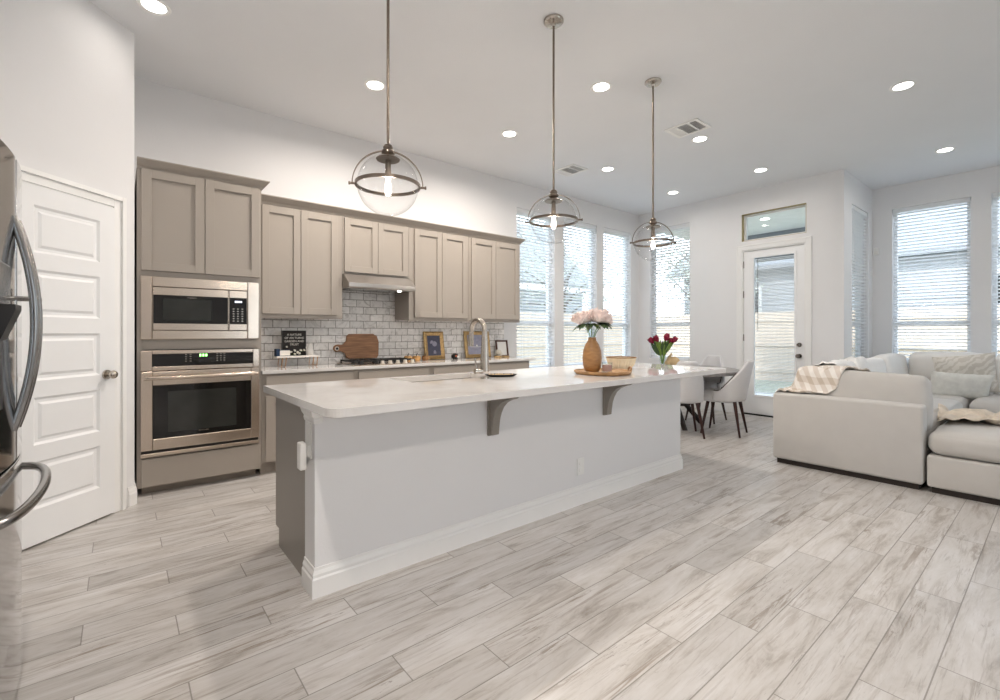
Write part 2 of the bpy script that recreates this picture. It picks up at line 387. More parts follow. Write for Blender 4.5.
# ------------------------------------------------------------------ room shell
H = 3.355; XW, YB, XR, YN = 7.288, 4.93, 8.68, 1.837   # door wall, cabinet wall, sofa wall, nook return wall
XL, YS = -1.25, -4.6; T = .15
def wall_plane(name, axis, c, thick, a0, a1, openings, z1=H, label='', m='wall'):
    """wall normal to axis ('x' or 'y') occupying c..c+thick; openings (a0,a1,z0,z1)"""
    w = MB(); ops = sorted(openings); cur = a0
    def add(u0, u1, z0, z1_):
        if u1-u0 < 1e-4 or z1_-z0 < 1e-4: return
        lo, hi = min(c, c+thick), max(c, c+thick)
        w.box(*((lo, hi, u0, u1) if axis == 'x' else (u0, u1, lo, hi)), z0, z1_)
    groups = []
    for o in ops:
        if groups and abs(groups[-1][0]-o[0]) < .03 and abs(groups[-1][1]-o[1]) < .03: groups[-1][2].append(o)
        else: groups.append([o[0], o[1], [o]])
    for g0, g1, os_ in groups:
        add(cur, g0, 0, z1); zc = 0
        for o in sorted(os_, key=lambda q: q[2]): add(g0, g1, zc, o[2]); zc = o[3]
        add(g0, g1, zc, z1); cur = g1
    add(cur, a1, 0, z1)
    return struct(w.build(name, M[m]), label, 'wall')

floor = struct(MB().box(XL-.1, XR+T, YS-.1, YB+T, -.1, 0).build('floor', M['floor']), 'light greige wood-look plank tile floor laid lengthwise', 'floor')
ceil = struct(MB().box(XL-.1, XR+T, YS-.1, YB+T, H, H+.12).build('ceiling', M['ceiling']), 'white lightly textured flat ceiling with recessed lights', 'ceiling')
WB = [(4.342, 5.112, .68, 3.0), (5.308, 6.109, .68, 3.0), (6.284, 7.052, .68, 3.0)]
wall_plane('wall_back', 'y', YB, T, XL, XW+T, WB, label='white wall behind the cabinets with three tall windows')
WD = (3.95, 4.70, .77, 3.05)
DO = (2.27, 3.12, 0, 2.47); TRO = (2.262, 3.125, 2.60, 3.01)
wall_plane('wall_door_side', 'x', XW, T, YN-.0, YB, [WD, (2.265, 3.123, 0, 2.475), (2.265, 3.123, 2.60, 3.01)], label='white wall holding the glass patio door and transom')
WN_ = (7.64, 8.45, .80, 2.97)
wall_plane('wall_nook_return', 'y', YN, T, XW+T, XR+T, [WN_], label='short white return wall with narrow blind window by sofa')
WR = [(.80, 1.61, .80, 3.02), (-.20, .615, .80, 3.02), (-1.6, -.6, .6, 3.0)]  # last opening is for the added daylight window
wall_plane('wall_right', 'x', XR, T, YS, YN, WR, label='white wall with tall windows behind the sofa')
wall_plane('wall_behind', 'y', YS, -T, XL, XR+T, [(2.7, 4.9, .6, 2.9)], label='white wall behind the viewpoint with one wide added window')
wall_plane('wall_left', 'x', XL, -T, YS, YB, [], label='white wall at the refrigerator side')
# diagonal pantry wall  (runs 45 deg; door slab from s=0.02 to s=.62)
P0 = Vector((.078, 4.212)); D45 = Vector((-math.sqrt(.5), -math.sqrt(.5))); N45 = Vector((math.sqrt(.5), -math.sqrt(.5)))
def diag_box(mb, s0, s1, n0, n1, z0, z1):
    poly = [P0+D45*s0+N45*n0, P0+D45*s1+N45*n0, P0+D45*s1+N45*n1, P0+D45*s0+N45*n1]
    return mb.prism([(p.x, p.y) for p in poly], z0, z1, 'z')
w = MB(); DS0, DS1 = .165, .785
diag_box(w, 0, DS0, -.11, 0, 0, H); diag_box(w, DS1, 1.02, -.11, 0, 0, H); diag_box(w, DS0, DS1, -.11, 0, 2.075, H)
w.box(.0, P0.x, P0.y+.02, YB, 0, H)                       # return beside the oven tower
e = P0+D45*1.0
w.box(XL, e.x, e.y-.02, e.y+.1, 0, H)
struct(w.build('wall_pantry', M['wall']), 'white angled corner wall around the pantry door', 'wall')

def base_prof(t=.016, h=.135): return [(0, 0), (t, 0), (t, h*.62), (t*.7, h*.68), (t*.75, h*.78), (t*.35, h*.9), (t*.3, h), (0, h)]
def casing(mb_paths, name, m='trim'): pass
bb = MB().sweep(base_prof(), [(XW, YB), (XW, 3.24)], False)
struct(bb.build('baseboard_door_side', M['trim']), 'white baseboard left of the patio door', 'baseboard')
struct(MB().sweep(base_prof(), [(XW, 2.17), (XW, YN), (XR, YN)]).build('baseboard_nook', M['trim']), 'white baseboard right of the patio door', 'baseboard')
struct(MB().sweep(base_prof(), [(4.05, YB), (XW, YB)]).build('baseboard_back', M['trim']), 'white baseboard under the three windows', 'baseboard')
q = P0+D45*.055
struct(MB().sweep(base_prof(), [(q.x, q.y), (P0.x, P0.y), (P0.x, 4.35)]).build('baseboard_pantry', M['trim']), 'short white baseboard at the pantry corner', 'baseboard')

# ------------------------------------------------------------------ pantry door
pd = thing('door_1', 'white five-panel pantry door with satin knob on the angled wall', 'door', (P0.x, P0.y, 0)); pd['kind'] = 'structure'
def door5(mb, w_, h_, t_):
    # local: x 0..w, y -t..0 front at y=-t, stiles and rails with sunken raised panels
    st = .105; rails = [0, .20]; ph = (h_-.20-.11-4*.095)/5; z = .20
    mb.box(0, st, -t_, 0, 0, h_); mb.box(w_-st, w_, -t_, 0, 0, h_); mb.box(st, w_-st, -t_, 0, 0, .20)
    for k in range(5):
        mb.box(st, w_-st, -t_, 0, z+ph, z+ph+(.095 if k < 4 else .11))
        x0, x1, a, b = st, w_-st, z, z+ph
        lo, mid, hi = -t_+.011, -t_+.011, -t_+.003
        def ring(o, y): return [(x0+o, y, a+o), (x1-o, y, a+o), (x1-o, y, b-o), (x0+o, y, b-o)]
        L_ = [ring(0, -t_), ring(.014, lo), ring(.03, mid), ring(.045, hi)]
        V = [[mb.b.verts.new(p) for p in r_] for r_ in L_]
        for r0, r1 in zip(V, V[1:]):
            for i in range(4): mb.b.faces.new((r0[i], r0[(i+1) % 4], r1[(i+1) % 4], r1[i]))
        mb.b.faces.new(V[-1]); z += ph+.095
    return mb
# map local x along -D45 direction from hinge (left) to latch (right)
hinge = P0+D45*(DS1-.008)
mt = Matrix.Translation((hinge.x, hinge.y, .012)) @ Matrix.Rotation(R(45), 4, 'Z')
dw = DS1-DS0-.016
slab = door5(MB(), dw, 2.05, .035).xf(Matrix.Translation((0, .012, 0))).xf(mt).build('door_panel', M['door'], pd)
jm = MB(); diag_box(jm, DS0-.0, DS0+.006, -.11, .0, 0, 2.075); diag_box(jm, DS1-.006, DS1, -.11, 0, 0, 2.075); diag_box(jm, DS0, DS1, -.11, 0, 2.067, 2.075)
jm.build('jamb', M['trim'], pd)
def casing_prof(w_=.075): return None
cs = MB()
for s0, s1, z0, z1 in ((DS0-.078, DS0+.0, 0, 2.152), (DS1, DS1+.078, 0, 2.152), (DS0, DS1, 2.075, 2.152)):
    diag_box(cs, s0, s1, 0, .012, z0, z1)
for s0, s1, z0, z1 in ((DS0-.078, DS0-.05, 0, 2.152), (DS1+.05, DS1+.078, 0, 2.152), (DS0-.05, DS1+.05, 2.124, 2.152)):
    diag_box(cs, s0, s1, .012, .026, z0, z1)
cs.build('casing', M['trim'], pd, bev=.002)
kb = MB(); kp = P0+D45*(DS0+.068); kz = .945
A3 = Vector((N45.x, N45.y, 0)); K = Vector((kp.x, kp.y, kz))
kb.cyl(K+A3*.02, K+A3*.034, .032, .030, 24).cyl(K+A3*.03, K+A3*.06, .011)
kn = MB().lathe([(0, 0), (.016, .002), (.026, .012), (.028, .022), (.022, .034), (.008, .040), (0, .041)], n=24)
kn.xf(Matrix.Translation(K+A3*.052) @ A3.to_track_quat('Z', 'Y').to_matrix().to_4x4())
tmp = bpy.data.meshes.new('t'); kn.b.to_mesh(tmp); kb.b.from_mesh(tmp); bpy.data.meshes.remove(tmp)
kb.build('door_knob', M['nickel'], pd, smooth=True)
for hz in (.25, 1.02, 1.80):
    hb = MB(); diag_box(hb, DS1-.012, DS1+.004, -.008, .006, hz, hz+.09)
    hb.build('hinge', M['nickel'], pd)

# ------------------------------------------------------------------ windows with frame, panes and blinds
def window(idx, axis, c, sgn, a0, a1, z0, z1, label, rail=1.36, pitch=.0462, tilt=-15, wand=None):
    """c = room face of wall, sgn = outward direction (+1/-1) along axis"""
    wd = thing('window_%d' % idx, label, 'window', ((c, (a0+a1)/2, z0) if axis == 'x' else ((a0+a1)/2, c, z0))); wd['kind'] = 'structure'
    def bx(mb, u0, u1, d0, d1, z0_, z1_):
        lo, hi = sorted((c+sgn*d0, c+sgn*d1))
        return mb.box(*((lo, hi, u0, u1) if axis == 'x' else (u0, u1, lo, hi)), z0_, z1_)
    f = MB(); fw = .045
    bx(f, a0, a0+fw, .085, .145, z0, z1); bx(f, a1-fw, a1, .085, .145, z0, z1); bx(f, a0+fw, a1-fw, .085, .145, z0, z0+fw); bx(f, a0+fw, a1-fw, .085, .145, z1-fw, z1)
    f.build('window_frame', M['vinyl'], wd)
    r = MB(); bx(r, a0+fw, a1-fw, .09, .135, rail-.03, rail+.03); r.build('meeting_rail', M['vinyl'], wd)
    for (p0, p1) in ((z0+fw, rail-.03), (rail+.03, z1-fw)):
        g = MB(); bx(g, a0+fw, a1-fw, .112, .118, p0, p1); g.build('pane', M['clear'], wd)
    s = MB(); bx(s, a0-.0, a1+.0, -.02, .085, z0-.02, z0+.004); s.build('window_sill', M['trim'], wd)
    # blinds
    bl = thing('window_blind', label.split(' with ')[0].split(' showing ')[0] and '', 'blind', ((c, (a0+a1)/2, z0) if axis == 'x' else ((a0+a1)/2, c, z0)))
    hr = MB(); bx(hr, a0+.008, a1-.008, .012, .07, z1-.06, z1-.004); hr.build('headrail', M['slat'], bl)
    sl = MB(); z = z1-.085; dd = .042; hw = .025; ct, st = math.cos(R(tilt)), math.sin(R(tilt))
    while z > z0+.05:
        # thin tilted slat: room edge lower
        p = [(dd-hw*ct, z-hw*st), (dd, z+.0022), (dd+hw*ct, z+hw*st), (dd+hw*ct, z+hw*st+.0025), (dd, z+.005), (dd-hw*ct, z-hw*st+.0025)]
        if axis == 'x': sl.prism([(c+sgn*u, v) for u, v in p], a0+.012, a1-.012, 'y')
        else: sl.prism([(c+sgn*u, v) for u, v in p], a0+.012, a1-.012, 'x')
        z -= pitch
    sl.build('slats', M['slat'], bl)
    br = MB(); bx(br, a0+.012, a1-.012, .02, .064, z0+.008, z0+.03); br.build('bottom_rail', M['slat'], bl)
    for fr in (.16, .84):
        ld = MB(); u = a0+(a1-a0)*fr
        for d in (dd-hw*ct-.002, dd+hw*ct+.002): bx(ld, u-.0012, u+.0012, d-.0008, d+.0008, z0+.02, z1-.05)
        ld.build('ladder_cord', M['slat'], bl)
    if wand is not None:
        wn = MB(); u = a0+(a1-a0)*wand; x_, y_ = ((c+sgn*.006, u) if axis == 'x' else (u, c+sgn*.006))
        wn.cyl((x_, y_, z1-.75), (x_, y_, z1-.05), .004, n=8).build('tilt_wand', M['slat'], bl)
    bl['group'] = 'white window blinds'
    return wd, bl
specs = [
 (1, 'y', YB, 1, *WB[0], 'tall white window just right of the wall cabinets', 'white slatted blind beside the wall cabinets, leftmost window', .08),
 (2, 'y', YB, 1, *WB[1], 'tall white window in the middle of the three on the cabinet wall', 'white slatted blind in the middle window behind the pink flowers', .06),
 (3, 'y', YB, 1, *WB[2], 'tall white window nearest the corner on the cabinet wall', 'white slatted blind in the cabinet-wall window nearest the corner', .08),
 (4, 'x', XW, 1, *WD, 'tall white window left of the patio door behind dining table', 'white slatted blind behind the red tulips, left of patio door', None),
 (5, 'y', YN, 1, *WN_, 'narrow-looking window in the short return wall beside the sofa', 'white slatted blind seen edge-on in the short return wall', .1),
 (6, 'x', XR, 1, *WR[0], 'large white window above the sofa pillows', 'wide white slatted blind above the sofa pillows', .93),
 (7, 'x', XR, 1, *WR[1], 'window cut off by the right edge of the view', 'white slatted blind at the far right edge of the photo', .93)]
for s_ in specs:
    wd, bl = window(*s_[:9], rail=1.36, wand=s_[10]) if False else window(s_[0], s_[1], s_[2], s_[3], s_[4], s_[5], s_[6], s_[7], s_[8], 1.36, wand=s_[10])
    bl['label'] = s_[9]
wd = thing('window_10', 'unseen wide window added for daylight in the wall behind the viewpoint', 'window', (3.8, YS, .6)); wd['kind'] = 'structure'  # unseen window, added to light the room from behind the camera
f = MB()
for a, b, p, q_ in ((2.7, 2.75, .6, 2.9), (4.85, 4.9, .6, 2.9), (2.75, 4.85, .6, .65), (2.75, 4.85, 2.85, 2.9), (3.77, 3.83, .65, 2.85)): f.box(a, b, YS-.13, YS-.08, p, q_)
f.build('window_frame', M['vinyl'], wd)
MB().box(2.75, 4.85, YS-.108, YS-.102, .65, 2.85).build('pane', M['clear'], wd)
for k, (u0, u1) in enumerate(((-1.6, -.6),)):  # out-of-frame window added to bring in more daylight
    wd = thing('window_%d' % (8+k), 'unseen tall window added for daylight in the sofa wall', 'window', (XR, (u0+u1)/2, .6)); wd['kind'] = 'structure'
    f = MB()
    for a, b, p, q_ in ((u0, u0+.05, .6, 3.0), (u1-.05, u1, .6, 3.0), (u0+.05, u1-.05, .6, .65), (u0+.05, u1-.05, 2.95, 3.0)): f.box(XR+.085, XR+.145, a, b, p, q_)
    f.build('window_frame', M['vinyl'], wd)
    MB().box(XR+.112, XR+.118, u0+.05, u1-.05, .65, 2.95).build('pane', M['clear'], wd)

# ------------------------------------------------------------------ patio door and transom
d2 = thing('door_2', 'white patio door with full-height glass and enclosed blinds', 'door', (XW, 2.70, 0)); d2['kind'] = 'structure'
y0, y1, zt = 2.295, 3.10, 2.445; g0, g1, gz0, gz1 = 2.415, 2.955, .30, 2.34
sb = MB()
for a, b, p, q_ in ((y0, g0, .02, zt), (g1, y1, .02, zt), (g0, g1, .02, gz0), (g0, g1, gz1, zt)): sb.box(XW+.02, XW+.065, a, b, p, q_)
sb.build('door_panel', M['door'], d2)
lt = MB()
for a, b, p, q_ in ((g0-.028, g0+.004, gz0-.028, gz1+.028), (g1-.004, g1+.028, gz0-.028, gz1+.028), (g0, g1, gz0-.028, gz0+.004), (g0, g1, gz1-.004, gz1+.028)): lt.box(XW+.008, XW+.022, a, b, p, q_)
lt.build('glazing_trim', M['door'], d2, bev=.004)
MB().box(XW+.026, XW+.030, g0, g1, gz0, gz1).build('glass', M['clear'], d2)
ds = MB(); z = gz1-.03
while z > gz0+.02:
    ds.prism([(XW+.036, z+.005), (XW+.050, z-.005), (XW+.050, z-.0035), (XW+.036, z+.0065)], g0+.008, g1-.008, 'y'); z -= .021
ds.build('enclosed_blind', M['slat'], d2)
MB().cyl((XW+.032, 2.905, 1.25), (XW+.032, 2.905, 2.33), .004, n=8).build('tilt_wand', M['dsteel'], d2)
jb = MB()
for a, b, p, q_ in ((2.265, 2.29, 0, 2.475), (3.103, 3.123, 0, 2.475), (2.29, 3.103, 2.45, 2.475)): jb.box(XW, XW+.13, a, b, p, q_)
jb.build('jamb', M['trim'], d2)
cz = MB()
for a, b, p, q_ in ((2.20, 2.272, 0, 2.54), (3.116, 3.19, 0, 2.54), (2.272, 3.116, 2.468, 2.54)): cz.box(XW-.014, XW, a, b, p, q_)
for a, b, p, q_ in ((2.20, 2.222, 0, 2.54), (3.168, 3.19, 0, 2.54), (2.222, 3.168, 2.518, 2.54)): cz.box(XW-.022, XW-.014, a, b, p, q_)
cz.build('casing', M['trim'], d2, bev=.003)
MB().box(XW-.01, XW+.13, 2.29, 3.103, .0, .018).build('threshold', M['iron'], d2)
for nm, kz in (('door_knob', .90), ('deadbolt', 1.055)):
    k = MB().cyl((XW+.02, 2.355, kz), (XW+.008, 2.355, kz), .032, .03, 20).cyl((XW+.01, 2.355, kz), (XW-.035, 2.355, kz), .012 if nm == 'door_knob' else .018)
    if nm == 'door_knob': k.cyl((XW-.02, 2.355, kz), (XW-.055, 2.355, kz), .02, .028, 20)
    k.build(nm, M['dsteel'], d2, smooth=True)
for hz in (.28, 1.1, 1.75, 2.2): MB().box(XW+.006, XW+.022, 3.094, 3.108, hz, hz+.1).build('hinge', M['dsteel'], d2)
tr = thing('window_9', 'long low transom window above the patio door', 'window', (XW, 2.69, 2.6)); tr['kind'] = 'structure'
f = MB()
for a, b, p, q_ in ((2.265, 2.30, 2.60, 3.01), (3.088, 3.123, 2.60, 3.01), (2.30, 3.088, 2.60, 2.63), (2.30, 3.088, 2.975, 3.01)): f.box(XW+.07, XW+.13, a, b, p, q_)
f.build('window_frame', M['vinyl'], tr)
f = MB()
for a, b, p, q_ in ((3.117, 3.1225, 2.602, 3.008), (2.2655, 2.271, 2.602, 3.008), (2.271, 3.117, 2.6005, 2.606), (2.271, 3.117, 3.004, 3.0095)): f.box(XW+.004, XW+.07, a, b, p, q_)
f.build('edge_lining', M['foil'], tr)
MB().box(XW+.098, XW+.104, 2.30, 3.088, 2.63, 2.975).build('pane', M['clear'], tr)

# ------------------------------------------------------------------ cabinets
def shaker(mb, x0, x1, z0, z1, yf, t=.02, fr=.062, rec=.014):
    """shaker door facing -Y, front face at yf"""
    mb.box(x0, x1, yf+rec, yf+t, z0, z1)
    for a, b, p, q_ in ((x0, x0+fr, z0, z1), (x1-fr, x1, z0, z1), (x0+fr, x1-fr, z0, z0+fr), (x0+fr, x1-fr, z1-fr, z1)):
        mb.box(a, b, yf, yf+rec, p, q_)
    return mb
CR = lambda z: [(0, z-.0), (.006, z), (.012, z+.018), (.03, z+.032), (.05, z+.055), (.056, z+.062), (.056, z+.07), (0, z+.07)]
YT = 4.37   # tower front
tw = thing('oven_cabinet', 'tall taupe oven cabinet tower at the left end of the cabinet run', 'cabinet', (.53, 4.6, 0))
b = MB(); tx0, tx1 = .095, .935
for a, b_, p, q_, yy0, yy1 in ((tx0, tx0+.03, .06, 2.46, YT, YB-.003), (tx1-.03, tx1, .06, 2.46, YT, YB-.003), (tx0, tx1, .06, .30, YT, YB-.003), (tx0, tx1, 1.095, 1.20, YT, YB-.003), (tx0, tx1, 1.64, 2.46, YT, YB-.003), (tx0, tx1, .0, .06, YT+.07, YT+.09), (tx0, tx1, .3, 1.64, YB-.03, YB-.003)):
    if a == tx0 and b_ == tx1: a += .03; b_ -= .03
    b.box(a, b_, yy0, yy1, p, q_)
b.box(tx0+.03, tx0+.036, YT, YT+.3, .3, 1.66)
# notch side stiles at the toe: stiles stop above the floor on the front 7 cm
b.build('body', M['cab'], tw)
for x0, x1 in ((.120, .519), (.525, .918)):
    shaker(MB(), x0, x1, 1.69, 2.445, YT-.021).build('door', M['cab'], tw, bev=.0015)
MB().box(.120, .918, YT-.021, YT-.001, .068, .275).build('drawer', M['cab'], tw, bev=.002)
MB().sweep(CR(2.445), [(tx0, YT), (tx1, YT), (tx1, YB-.002)]).build('crown_moulding', M['cab'], tw)

# microwave
AX = -.020
mw = thing('microwave', 'built-in stainless microwave with black glass front above the oven', 'microwave', (.53, YT, 1.21))
def frame(mb, x0, x1, z0, z1, ix0, ix1, iz0, iz1, ya, yb):
    for a, b_, p, q_ in ((x0, ix0, z0, z1), (ix1, x1, z0, z1), (ix0, ix1, z0, iz0), (ix0, ix1, iz1, z1)): mb.box(a, b_, ya, yb, p, q_)
    return mb
frame(MB(), .136, .932, 1.170, 1.648, .205, .845, 1.240, 1.570, YT-.026, YT+.02).build('trim_frame', M['steel'], mw, bev=.006)
frame(MB(), .208, .705, 1.243, 1.567, .212, .70, 1.293, 1.508, YT-.030, YT+.01).build('door', M['steel'], mw, bev=.002)
MB().box(.212, .700, YT-.026, YT-.01, 1.293, 1.508).build('door_glass', M['black'], mw)
MB().box(.27, .585, YT-.0275, YT-.0255, 1.318, 1.482).build('window', M['oven_in'], mw)
frame(MB(), .708, .842, 1.243, 1.567, .712, .838, 1.293, 1.508, YT-.030, YT+.01).build('side_frame', M['steel'], mw, bev=.002)
MB().box(.712, .838, YT-.027, YT-.01, 1.293, 1.508).build('control_panel', M['black'], mw)
MB().box(.24, .80, YT+.01, YT+.4, 1.28, 1.57).build('housing', M['blackp'], mw)
dg = MB()
for k in range(4): dg.box(.752+k*.014, .760+k*.014, YT-.0285, YT-.0268, 1.470, 1.484)
dg.build('clock_digits', M['blue_led'], mw)
for i in range(3):
    for j in range(6): MB().box(.735+i*.032, .748+i*.032, YT-.0282, YT-.0268, 1.315+j*.020, 1.321+j*.020).build('button', M['nickel'], mw)
def text(body, name, m, parent, loc, size, rot=(PI/2, 0, 0), ext=.0008, align='CENTER', space=1.0):
    c = bpy.data.curves.new(name, 'FONT'); c.body = body; c.size = size; c.extrude = ext; c.align_x = align; c.space_line = space
    c.materials.append(m); o = bpy.data.objects.new(name, c); COL.objects.link(o); o.parent = parent
    bpy.context.view_layer.update(); me = bpy.data.meshes.new_from_object(o.evaluated_get(bpy.context.evaluated_depsgraph_get())); COL.objects.unlink(o); bpy.data.objects.remove(o)
    o = bpy.data.objects.new(name, me); COL.objects.link(o); o.parent = parent
    if not me.materials: me.materials.append(m)
    o.location = Vector(loc)-(wloc(parent) if parent else Vector()); o.rotation_euler = rot; return o
text('Frigidaire', 'badge', M['nickel'], mw, (.455, YT-.0275, 1.490), .016)
# oven
ov = thing('wall_oven', 'built-in stainless wall oven with black glass door below the microwave', 'oven', (.53, YT, .29))
frame(MB(), .136, .932, .935, 1.088, .205, .885, .966, 1.060, YT-.03, YT+.02).build('control_fascia', M['steel'], ov, bev=.004)
MB().box(.205, .885, YT-.028, YT+.0, .966, 1.060).build('control_panel', M['black'], ov)
dg = MB()
for k in range(3): dg.box(.505+k*.02, .517+k*.02, YT-.0295, YT-.0278, 1.035, 1.055)
dg.build('clock_digits', M['green_led'], ov)
for x_ in (.41, .44, .62, .645, .67):
    for j in range(4): MB().box(x_, x_+.012, YT-.0292, YT-.0278, .998+j*.018, 1.003+j*.018).build('button', M['nickel'], ov)
frame(MB(), .136, .932, .340, .930, .208, .868, .425, .825, YT-.042, YT+.02).build('oven_door', M['steel'], ov, bev=.005)
MB().box(.208, .868, YT-.038, YT-.01, .425, .825).build('door_glass', M['black'], ov)
MB().box(.30, .76, YT-.0395, YT-.0375, .465, .775).build('window', M['oven_in'], ov)
MB().box(.16, .90, YT+.02, YT+.5, .33, 1.09).build('housing', M['blackp'], ov)
hd = MB().tube([(.165, YT-.04, .880), (.165, YT-.085, .884), (.19, YT-.092, .885), (.87, YT-.092, .885), (.90, YT-.085, .884), (.90, YT-.04, .880)], .0155, 12)
hd.build('handle', M['steel'], ov, smooth=True)
MB().box(.136, .932, YT-.03, YT+.01, .290, .318, bev=.003).build('vent_trim', M['steel'], ov)
vs = MB(); vs.box(.14, .928, YT-.012, YT+.0, .318, .340)
vs.build('vent_slot', M['iron'], ov)
text('FRIGIDAIRE', 'badge', M['nickel'], ov, (.53, YT-.0385, .450), .014)

for t_ in (mw, ov): t_.location.x += AX
# wall cabinets
YU = 4.59; ZB, ZT = 1.375, 2.40
upp = [
 ('taupe two-door wall cabinet beside the oven tower', 0.938, 1.718, ZB, [(.985, 1.315), (1.320, 1.665)]),
 ('short taupe two-door wall cabinet above the range hood', 1.720, 2.458, 1.815, [(1.735, 2.088), (2.093, 2.440)]),
 ('taupe two-door wall cabinet just right of the range hood', 2.460, 3.262, ZB, [(2.525, 2.875), (2.880, 3.232)]),
 ('taupe two-door wall cabinet at the window end of the run', 3.264, 4.095, ZB, [(3.298, 3.672), (3.677, 4.062)])]
for lb, x0, x1, zb, drs in upp:
    c = thing('wall_cabinet', lb, 'cabinet', ((x0+x1)/2, YB, zb), group='taupe wall cabinets')
    MB().box(x0, x1, YU, YB-.003, zb, ZT).build('body', M['cab'], c)
    for a, b_ in drs: shaker(MB(), a, b_, zb+.02, ZT-.025, YU-.021).build('door', M['cab'], c, bev=.0015)
    if zb == ZB: MB().box(x0, x1, YU+.004, YU+.022, zb-.018, zb).build('light_rail', M['cab'], c)
cr = MB().sweep(CR(2.39), [(.937, YU), (4.095, YU), (4.095, YB-.002)]).build('crown_moulding', M['cab'])
tag(cr, 'long taupe crown moulding along the top of the lower wall cabinets', 'moulding')

# range hood
hd = thing('range_hood', 'slim brushed-steel under-cabinet range hood', 'range hood', (2.12, YB, 1.67))
prof = [(YB-.005, 1.812), (YB-.005, 1.70), (YB-.40, 1.665), (YB-.49, 1.665), (YB-.505, 1.678), (YB-.505, 1.715), (YB-.37, 1.812)]
MB().prism(prof, 1.722, 2.457, 'x').build('canopy', M['hoodsteel'], hd, bev=.004)
MB().box(1.80, 2.45, YB-.40, YB-.1, 1.668, 1.684).build('filter', M['dsteel'], hd)
MB().cyl((2.30, YB-.43, 1.658), (2.30, YB-.43, 1.67), .02).build('lamp_lens', M['lamp'], hd)

# backsplash
bs = MB().box(.937, 4.10, YB-.009, YB-.0005, .86, 1.37).box(1.722, 2.457, YB-.009, YB-.0005, 1.37, 1.80).build('backsplash', M['tile'])
tag(bs, 'grey-veined white marble subway tile backsplash', 'backsplash')

# base cabinets + counter
bx_ = [(.938, 1.76, 'taupe base cabinet beside the oven tower'), (1.762, 2.60, 'taupe base cabinet under the cooktop'),
       (2.602, 3.34, 'taupe base cabinet below the gold picture frames'), (3.342, 4.06, 'taupe base cabinet at the window end of the counter')]
for x0, x1, lb in bx_:
    c = thing('base_cabinet', lb, 'cabinet', ((x0+x1)/2, YB, 0), group='taupe base cabinets')
    MB().box(x0, x1, YT+.0, YB-.003, .10, .865).box(x0, x1, YT+.06, YB-.003, 0, .10).build('body', M['cab'], c)
    MB().box(x0+.03, x1-.03, YT-.02, YT-.001,   .70, .845).build('drawer', M['cab'], c, bev=.002)
    m_ = (x0+x1)/2
    for a, b_ in ((x0+.03, m_-.003), (m_+.003, x1-.03)): shaker(MB(), a, b_, .11, .675, YT-.02).build('door', M['cab'], c, bev=.0015)
ct = MB().box(.937, 4.15, YT-.03, YB-.0095, .867, .897, bev=.003).build('countertop', M['quartz'])
tag(ct, 'long white quartz worktop on the wall base cabinets', 'countertop')

# ------------------------------------------------------------------ island
isl = thing('kitchen_island', 'long kitchen island with white panelled half wall and taupe cabinet end', 'kitchen island', (2.27, 2.5, 0))
IX0, IX1, IY0, IY1 = .695, 3.895, 2.20, 2.93
MB().box(IX0, IX1, IY0, 2.345, 0, .876).build('half_wall', M['wall'], isl)
MB().box(.712, IX1-.01, 2.346, IY1, .10, .874).box(.80, IX1-.01, 2.346, IY1-.08, 0, .10).build('cabinet_body', M['cab'], isl)
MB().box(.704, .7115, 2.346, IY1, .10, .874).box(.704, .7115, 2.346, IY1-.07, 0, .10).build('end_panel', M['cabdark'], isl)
MB().sweep(base_prof(), [(IX0, 2.345), (IX0, IY0), (IX1, IY0), (IX1, 2.345)]).build('baseboard', M['trim'], isl)
MB().sweep([(0, .800), (.004, .800), (.008, .815), (.006, .825), (.016, .840), (.022, .858), (.024, .8755), (0, .8755)], [(IX0, 2.345), (IX0, IY0), (IX0+.035, IY0)]).build('cap_moulding', M['trim'], isl)
for k in range(4):
    x0 = .75+k*.76; m_ = x0+.38
    for a, b_ in ((x0+.01, m_-.003), (m_+.003, x0+.74)):
        d = shaker(MB(), a, b_, .11, .86, 0); d.xf(Matrix.Translation((0, IY1+.021, 0)) @ Matrix.Scale(-1, 4, (0, 1, 0))).build('door', M['cab'], isl)
# corbels
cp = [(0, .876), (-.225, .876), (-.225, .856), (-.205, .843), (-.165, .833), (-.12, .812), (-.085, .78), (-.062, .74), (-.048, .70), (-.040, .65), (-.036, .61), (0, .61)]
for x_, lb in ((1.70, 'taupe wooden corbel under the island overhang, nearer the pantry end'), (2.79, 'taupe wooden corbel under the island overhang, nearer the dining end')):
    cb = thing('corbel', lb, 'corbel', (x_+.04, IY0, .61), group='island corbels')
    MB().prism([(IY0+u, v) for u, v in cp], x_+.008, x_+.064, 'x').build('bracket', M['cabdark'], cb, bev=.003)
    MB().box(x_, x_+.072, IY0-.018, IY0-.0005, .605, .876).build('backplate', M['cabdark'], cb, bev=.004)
# outlet on front
ol = thing('power_outlet', 'white wall outlet low on the front of the island', 'outlet', (2.54, IY0, .27))
MB().box(2.503, 2.575, IY0-.007, IY0-.0005, .21, .328, bev=.002).build('cover_plate', M['whitep'], ol)
for z in (.245, .293): MB().cyl((2.539, IY0-.0065, z), (2.539, IY0-.0095, z), .017, n=20).build('socket', M['whitep'], ol)
ol = thing('power_outlet', 'white outlet plate on the end of the island wall', 'outlet', (IX0, 2.27, .7))
MB().box(IX0-.007, IX0-.0005, 2.235, 2.31, .63, .80, bev=.002).build('cover_plate', M['whitep'], ol)
for z in (.665, .765): MB().box(IX0-.010, IX0-.0065, 2.256, 2.289, z-.025, z+.025, bev=.001).build('socket', M['whitep'], ol)
pl = MB().box(IX0-.042, IX0-.0105, 2.28, 2.335, .57, .70, bev=.008, seg=3).build('plug_in_device', M['whitep'])
tag(pl, 'small white plug-in device on the end outlet of the island', 'plug')

